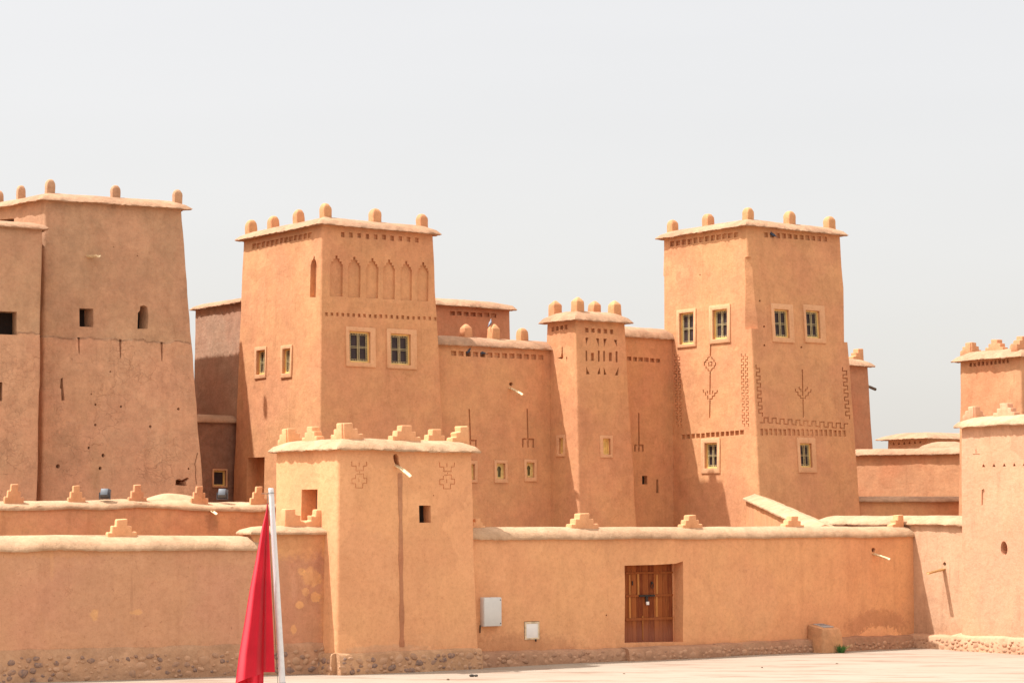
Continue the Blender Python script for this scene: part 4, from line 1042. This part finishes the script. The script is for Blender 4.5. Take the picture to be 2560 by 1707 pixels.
# middle wall
t = Block('middle_wall', (-90, 1268, 50), 'long ochre wall with five stepped merlons behind the left front wall', 'wall', ang=27, right=700, depth=.9, mat='tower', cmat='coping_front', coping=(.05, .42, .17), b=(0, .02, 0, 0), sag=.10)
t.mat = adobe('ochre middle plaster', (.68, .345, .165), (.64, .295, .155), var=.16, streak=.14, stains=[(t.pt('R', *t.hit('R', 530, 1305)), (.16, .5, .35), (.66, .68, .72), .8, .5)])
putlog(t, 'R', 528, 1268, 4.0, .3)
done(t)
for px in (33, 190, 342, 497, 645): merlon(t, 'R', px, 'full', .50, 1.02, mat=t.mat, inset=.22, dz=-.04)
spout(t, 'R', 529, 1272, .3, .1, r=.045, mat='spout')
def heap():   # mud bank lying behind the middle wall
    root = None
    mb = MB(); cx = at(425, 1250, 53.2); V = []; n = 36; m = 10
    for j in range(m+1):
        for i in range(n):
            an = 2*pi*i/n; r = 1-j/m*.98; p = Vector((cx.x+cos(an)*r*1.05, cx.y+sin(an)*r*.9+.3, 0)); h = cx.z+.16-.4*r**2.2
            p.z = (h + noise.noise(p*2)*.03) if j else 0
            V.append(p)
    Fc = [(j*n+i, j*n+(i+1) % n, (j+1)*n+(i+1) % n, (j+1)*n+i) for j in range(m) for i in range(n)] + [tuple(m*n+i for i in range(n))]
    mb.add(V, Fc); o = mb.build('mud_dome_roof', M['coping_front'], None); tag(o, 'low rounded pale mud roof behind the middle wall', 'roof')
heap()
def floodlight(px, py, lab, ang):
    base = at(px, 1247, 51.6 if px < 400 else 53.0); s = .115
    root = empty('floodlight', base, lab, 'floodlight', 'floodlights on the middle wall'); e = Vector((cos(ang), sin(ang), 0)); f = Vector((sin(ang), -cos(ang), 0)); up = Vector((0, 0, 1))
    c = base+up*.14
    P = []
    for (fz, fy, fx) in ((-1, .6, .85), (1, .6, .85)):
        pass
    nrm = (f*.9-up*.45).normalized(); u2 = e.cross(nrm); u2 = u2 if u2.z > 0 else -u2
    P = [c - nrm*.06 + e*x*s*.75 + u2*y*s*.7 for x, y in ((-1, -1), (1, -1), (1, 1), (-1, 1))] + [c + nrm*.07 + e*x*s + u2*y*s for x, y in ((-1, -1), (1, -1), (1, 1), (-1, 1))]
    mb = MB(); mb.hexa(P); mb.build('housing', M['lamp_metal'], root, bevel=.01)
    mb = MB(); mb.box(c+nrm*.074, e*s*.85, u2*s*.85, nrm*.004); mb.build('lens', M['lamp_glass'], root, smooth=False)
    mb = MB()
    for sx in (-1, 1): mb.box(base+up*.07+e*sx*(s+.012), e*.006, f*.02, up*.08)
    mb.box(base-up*.004, e*(s+.018), f*.02, up*.006); mb.build('bracket', M['lamp_metal'], root, smooth=False)
floodlight(262, 1225, 'grey floodlight on the middle wall, between the second and third merlons', radians(170))
floodlight(556, 1225, 'grey floodlight on the middle wall, nearest the red flag', radians(170))

# ================================================================== flag and pole
def flag():
    Y = 30.0; pt_ = at(677.5, 1222, Y); d = (at(706, 1707, Y)-pt_); d = d/ -d.z; pb_ = pt_ + d*(pt_.z)
    root = empty('flagpole', pb_, 'leaning white metal flagpole in the foreground', 'flagpole')
    mb = MB(); mb.tube([pb_+Vector((0, 0, -.05)), pb_+(pt_-pb_)*.5, pt_], [.046, .041, .035], 20); mb.build('pole', M['pole'], root)
    mb = MB(); mb.tube([pt_-Vector((0, 0, .002)), pt_+Vector((0, 0, .012))], [.036, .030], 20); mb.build('pole_cap', M['pole'], root)
    mb = MB(); off = Vector((-.052, -.02, 0)); a = pt_+d*.06
    mb.tube([a+off, pt_+d*1.6+off*1.05, pb_-d*.8+Vector((-.06, -.02, 0))], .0035, 6)
    for k in (.05, 2.52): 
        c = pt_+d*k; mb.tube([c+Vector((.043*cos(q*pi/8), .043*sin(q*pi/8), 0)) for q in range(17)], .0035, 5, cap=False)
    mb.tube([a+Vector((-.13, 0, .0)), a+Vector((-.03, 0, 0))], .004, 6)
    mb.build('halyard', M['rope'], root)
    # base plate
    mb = MB(); mb.tube([pb_, pb_+Vector((0, 0, .02))], .12, 24); mb.build('base_plate', M['plate'], root)
    # cloth
    b = NB('red flag cloth'); w = b.noise(180, 2)
    c = b.mix(b.remap(b.noise(3, 3), .3, .7), (.66, .014, .036), (.74, .020, .045)); b.l(c, b.b.inputs['Base Color']); b.b.inputs['Roughness'].default_value = .75
    b.b.inputs['Specular IOR Level'].default_value = .2; b.b.inputs['Sheen Weight'].default_value = .3
    b.l(b.bump(w, .0008, .5), b.b.inputs['Normal'])
    tr = b.n('ShaderNodeBsdfTranslucent'); b.l(c, tr.inputs['Color']); mx = b.n('ShaderNodeMixShader'); mx.inputs[0].default_value = .3
    out = b.t.nodes['Material Output']; b.l(b.b.outputs[0], mx.inputs[1]); b.l(tr.outputs[0], mx.inputs[2]); b.l(mx.outputs[0], out.inputs['Surface'])
    Lf = [(668, 1258), (665, 1280), (655, 1318), (639, 1402), (625, 1471), (612, 1552), (598, 1634), (589, 1707), (586, 1735)]
    def lx(y, T_):
        for (x0, y0), (x1, y1) in zip(T_, T_[1:]):
            if y0 <= y <= y1: return x0+(x1-x0)*(y-y0)/(y1-y0)
        return T_[-1][0]
    def rx(y): return 669.5+(y-1258)*.0425
    def layer(ytop, bot, dy, fold, ph, nj=70, ni=48, xl=0, xr=0):
        V = []
        for j in range(nj+1):
            for i in range(ni+1):
                f = i/ni; yb = bot(f); y = ytop+(yb-ytop)*j/nj; g = (y-1258)/450
                a = lx(y, Lf)+xl*g; c = rx(y)+xr*g; x = a+(c-a)*f
                # folds: broad lit left edge, deep valley near the pole, small ripples
                dep = fold(f)*min(1, g*1.15+.08)
                dep += .010*g*math.sin(f*4.5+g*3+ph) + .006*g*math.sin(g*7+f*2)
                V.append(at(x, y, 30.0-.05+dy+dep))
        Fc = [(j*(ni+1)+i, j*(ni+1)+i+1, (j+1)*(ni+1)+i+1, (j+1)*(ni+1)+i) for j in range(nj) for i in range(ni)]
        return V, Fc
    def fold1(f):  # depth along the view; negative is towards the camera
        P = ((0, .09), (.22, -.07), (.46, -.02), (.68, .13), (.80, .04), (1, -.01))
        for (a, p), (c, q) in zip(P, P[1:]):
            if a <= f <= c:
                s_ = (f-a)/(c-a); s_ = s_*s_*(3-2*s_); return p+(q-p)*s_
        return 0
    mb = MB(); V, Fc = layer(1258, lambda f: 1708 - 26*min(1, f/.68)**.8 - (0 if f < .7 else 3), -.06, fold1, 0); mb.add(V, Fc)
    V, Fc = layer(1262, lambda f: 1800 - 20*f, .10, lambda f: fold1(1-f)*.5, 2, xl=4, xr=-30); mb.add(V, Fc)
    o = mb.build('flag', b.m, None, angle=80); tag(o, 'red cloth flag hanging in folds from the white flagpole', 'flag')
    md = o.modifiers.new('s', 'SOLIDIFY'); md.thickness = .004; bake(o); o.data.set_sharp_from_angle(angle=radians(80))
flag()

# ================================================================== birds and debris
def pigeon(loc, yaw, lab, mat, k=1.0, pitch=0.0):
    root = empty('pigeon', loc, lab, 'bird', 'pigeons on the kasbah')
    R = Matrix.Rotation(yaw, 4, 'Z') @ Matrix.Rotation(-pitch, 4, 'Y')
    def X(v): return Vector(loc) + (R @ (Vector(v)*k))
    mb = MB()
    spine = [(-.17, 0, .075), (-.13, 0, .085), (-.07, 0, .10), (0, 0, .115), (.05, 0, .13), (.085, 0, .165), (.10, 0, .20), (.115, 0, .222), (.135, 0, .222), (.148, 0, .218)]
    rad = [.010, .022, .045, .058, .056, .036, .026, .028, .020, .007]
    mb.tube([X(p) for p in spine], [r*k for r in rad], 12); mb.build('body', mat, root, angle=70)
    for sy in (-1, 1):
        mb = MB(); P = [(.05, .045*sy, .14), (.03, .062*sy, .12), (-.05, .056*sy, .10), (-.14, .022*sy, .085), (-.08, .03*sy, .12), (0, .04*sy, .15)]
        mb.prism([X(p) for p in P], [X((p[0], p[1]+.008*sy, p[2]-.002)) for p in P]); mb.build('wing', M['pigeon'], root)
    mb = MB(); mb.prism([X(p) for p in ((-.14, -.018, .085), (-.14, .018, .085), (-.25, .03, .06), (-.25, -.03, .06))], [X(p) for p in ((-.14, -.018, .078), (-.14, .018, .078), (-.25, .03, .055), (-.25, -.03, .055))]); mb.build('tail', M['pigeon'], root, smooth=False)
    mb = MB(); mb.tube([X((.145, 0, .219)), X((.172, 0, .212))], [.006*k, .002*k], 6); mb.build('beak', M['beak'], root)
    for sy in (-1, 1):
        mb = MB(); mb.tube([X((.0, .02*sy, .07)), X((.01, .02*sy, .004))], .004*k, 6); mb.tube([X((-.01, .02*sy, .004)), X((.04, .02*sy, .004))], .004*k, 6); mb.build('leg', M['beak'], root)
def in_hole(bk, px, py, off=-.04):
    t_, z_ = bk.hit('R', px, py); return bk.pt('R', t_, z_, off)
p, _ = LINK.ridge('R', 1231); pigeon(p+Vector((-.05, 0, .48)), radians(60), 'pale blue grey pigeon perched on a domed merlon', M['pigeon_light'], .72, .5)
pigeon(in_hole(LINK, 1170, 886.5), radians(-20), 'dark pigeon in the third square vent of the linking building', M['pigeon'], .85)
pigeon(in_hole(LINK, 1206, 888.5), radians(200), 'dark pigeon in the fifth square vent of the linking building', M['pigeon'], .85)
pigeon(in_hole(D, 1929, 594, .0), radians(150), 'dark pigeon leaning out of a vent at the top of the carved tower', M['pigeon'], .9, .3)
def pebbles():
    g = ground_at(1184, 1690)
    mb = MB(); ico = bmesh.new(); bmesh.ops.create_icosphere(ico, subdivisions=2, radius=1); iv = [v.co.copy() for v in ico.verts]; ifc = [tuple(v.index for v in f.verts) for f in ico.faces]; ico.free()
    for dx, dy, r in ((-.04, 0, .045), (.05, .05, .035)):
        mb.add([g+Vector((dx, dy, r*.5))+Vector((v.x*r*1.3, v.y*r, v.z*r*.7))*(1+.3*noise.noise(v*2+Vector((dx*50, 0, 0)))) for v in iv], ifc)
    mb.add([g+Vector((v.x*.07, v.y*.02, .02+v.z*.014)) for v in iv], ifc)
    o = mb.build('rubble_lump', simple('dark broken stone', (.06, .05, .04), .9), None); tag(o, 'small dark broken lump lying on the pale paving', 'stone')
    k = 0
    for (x, y) in ((1560, 1684), (2092, 1659), (1120, 1698), (1905, 1668)):
        g = ground_at(x, y); r = random.uniform(.015, .03); mb = MB(); mb.add([g+Vector((0, 0, r*.4))+Vector((v.x*r*1.2, v.y*r, v.z*r*.7))*(1+.3*noise.noise(v*2+g)) for v in iv], ifc)
        o = mb.build('pebble', simple('brown pebble', (.22, .14, .09), .9), None)
        tag(o, {1560: 'tiny brown pebble on the paving below the door', 2092: 'tiny brown pebble on the paving right of the weed', 1120: 'tiny brown pebble on the paving before the near tower', 1905: 'tiny brown pebble on the paving left of the pedestal'}[x], 'pebble', 'pebbles on the paving')
pebbles()
for m_ in list(bpy.data.meshes):
    if m_.users == 0: bpy.data.meshes.remove(m_)
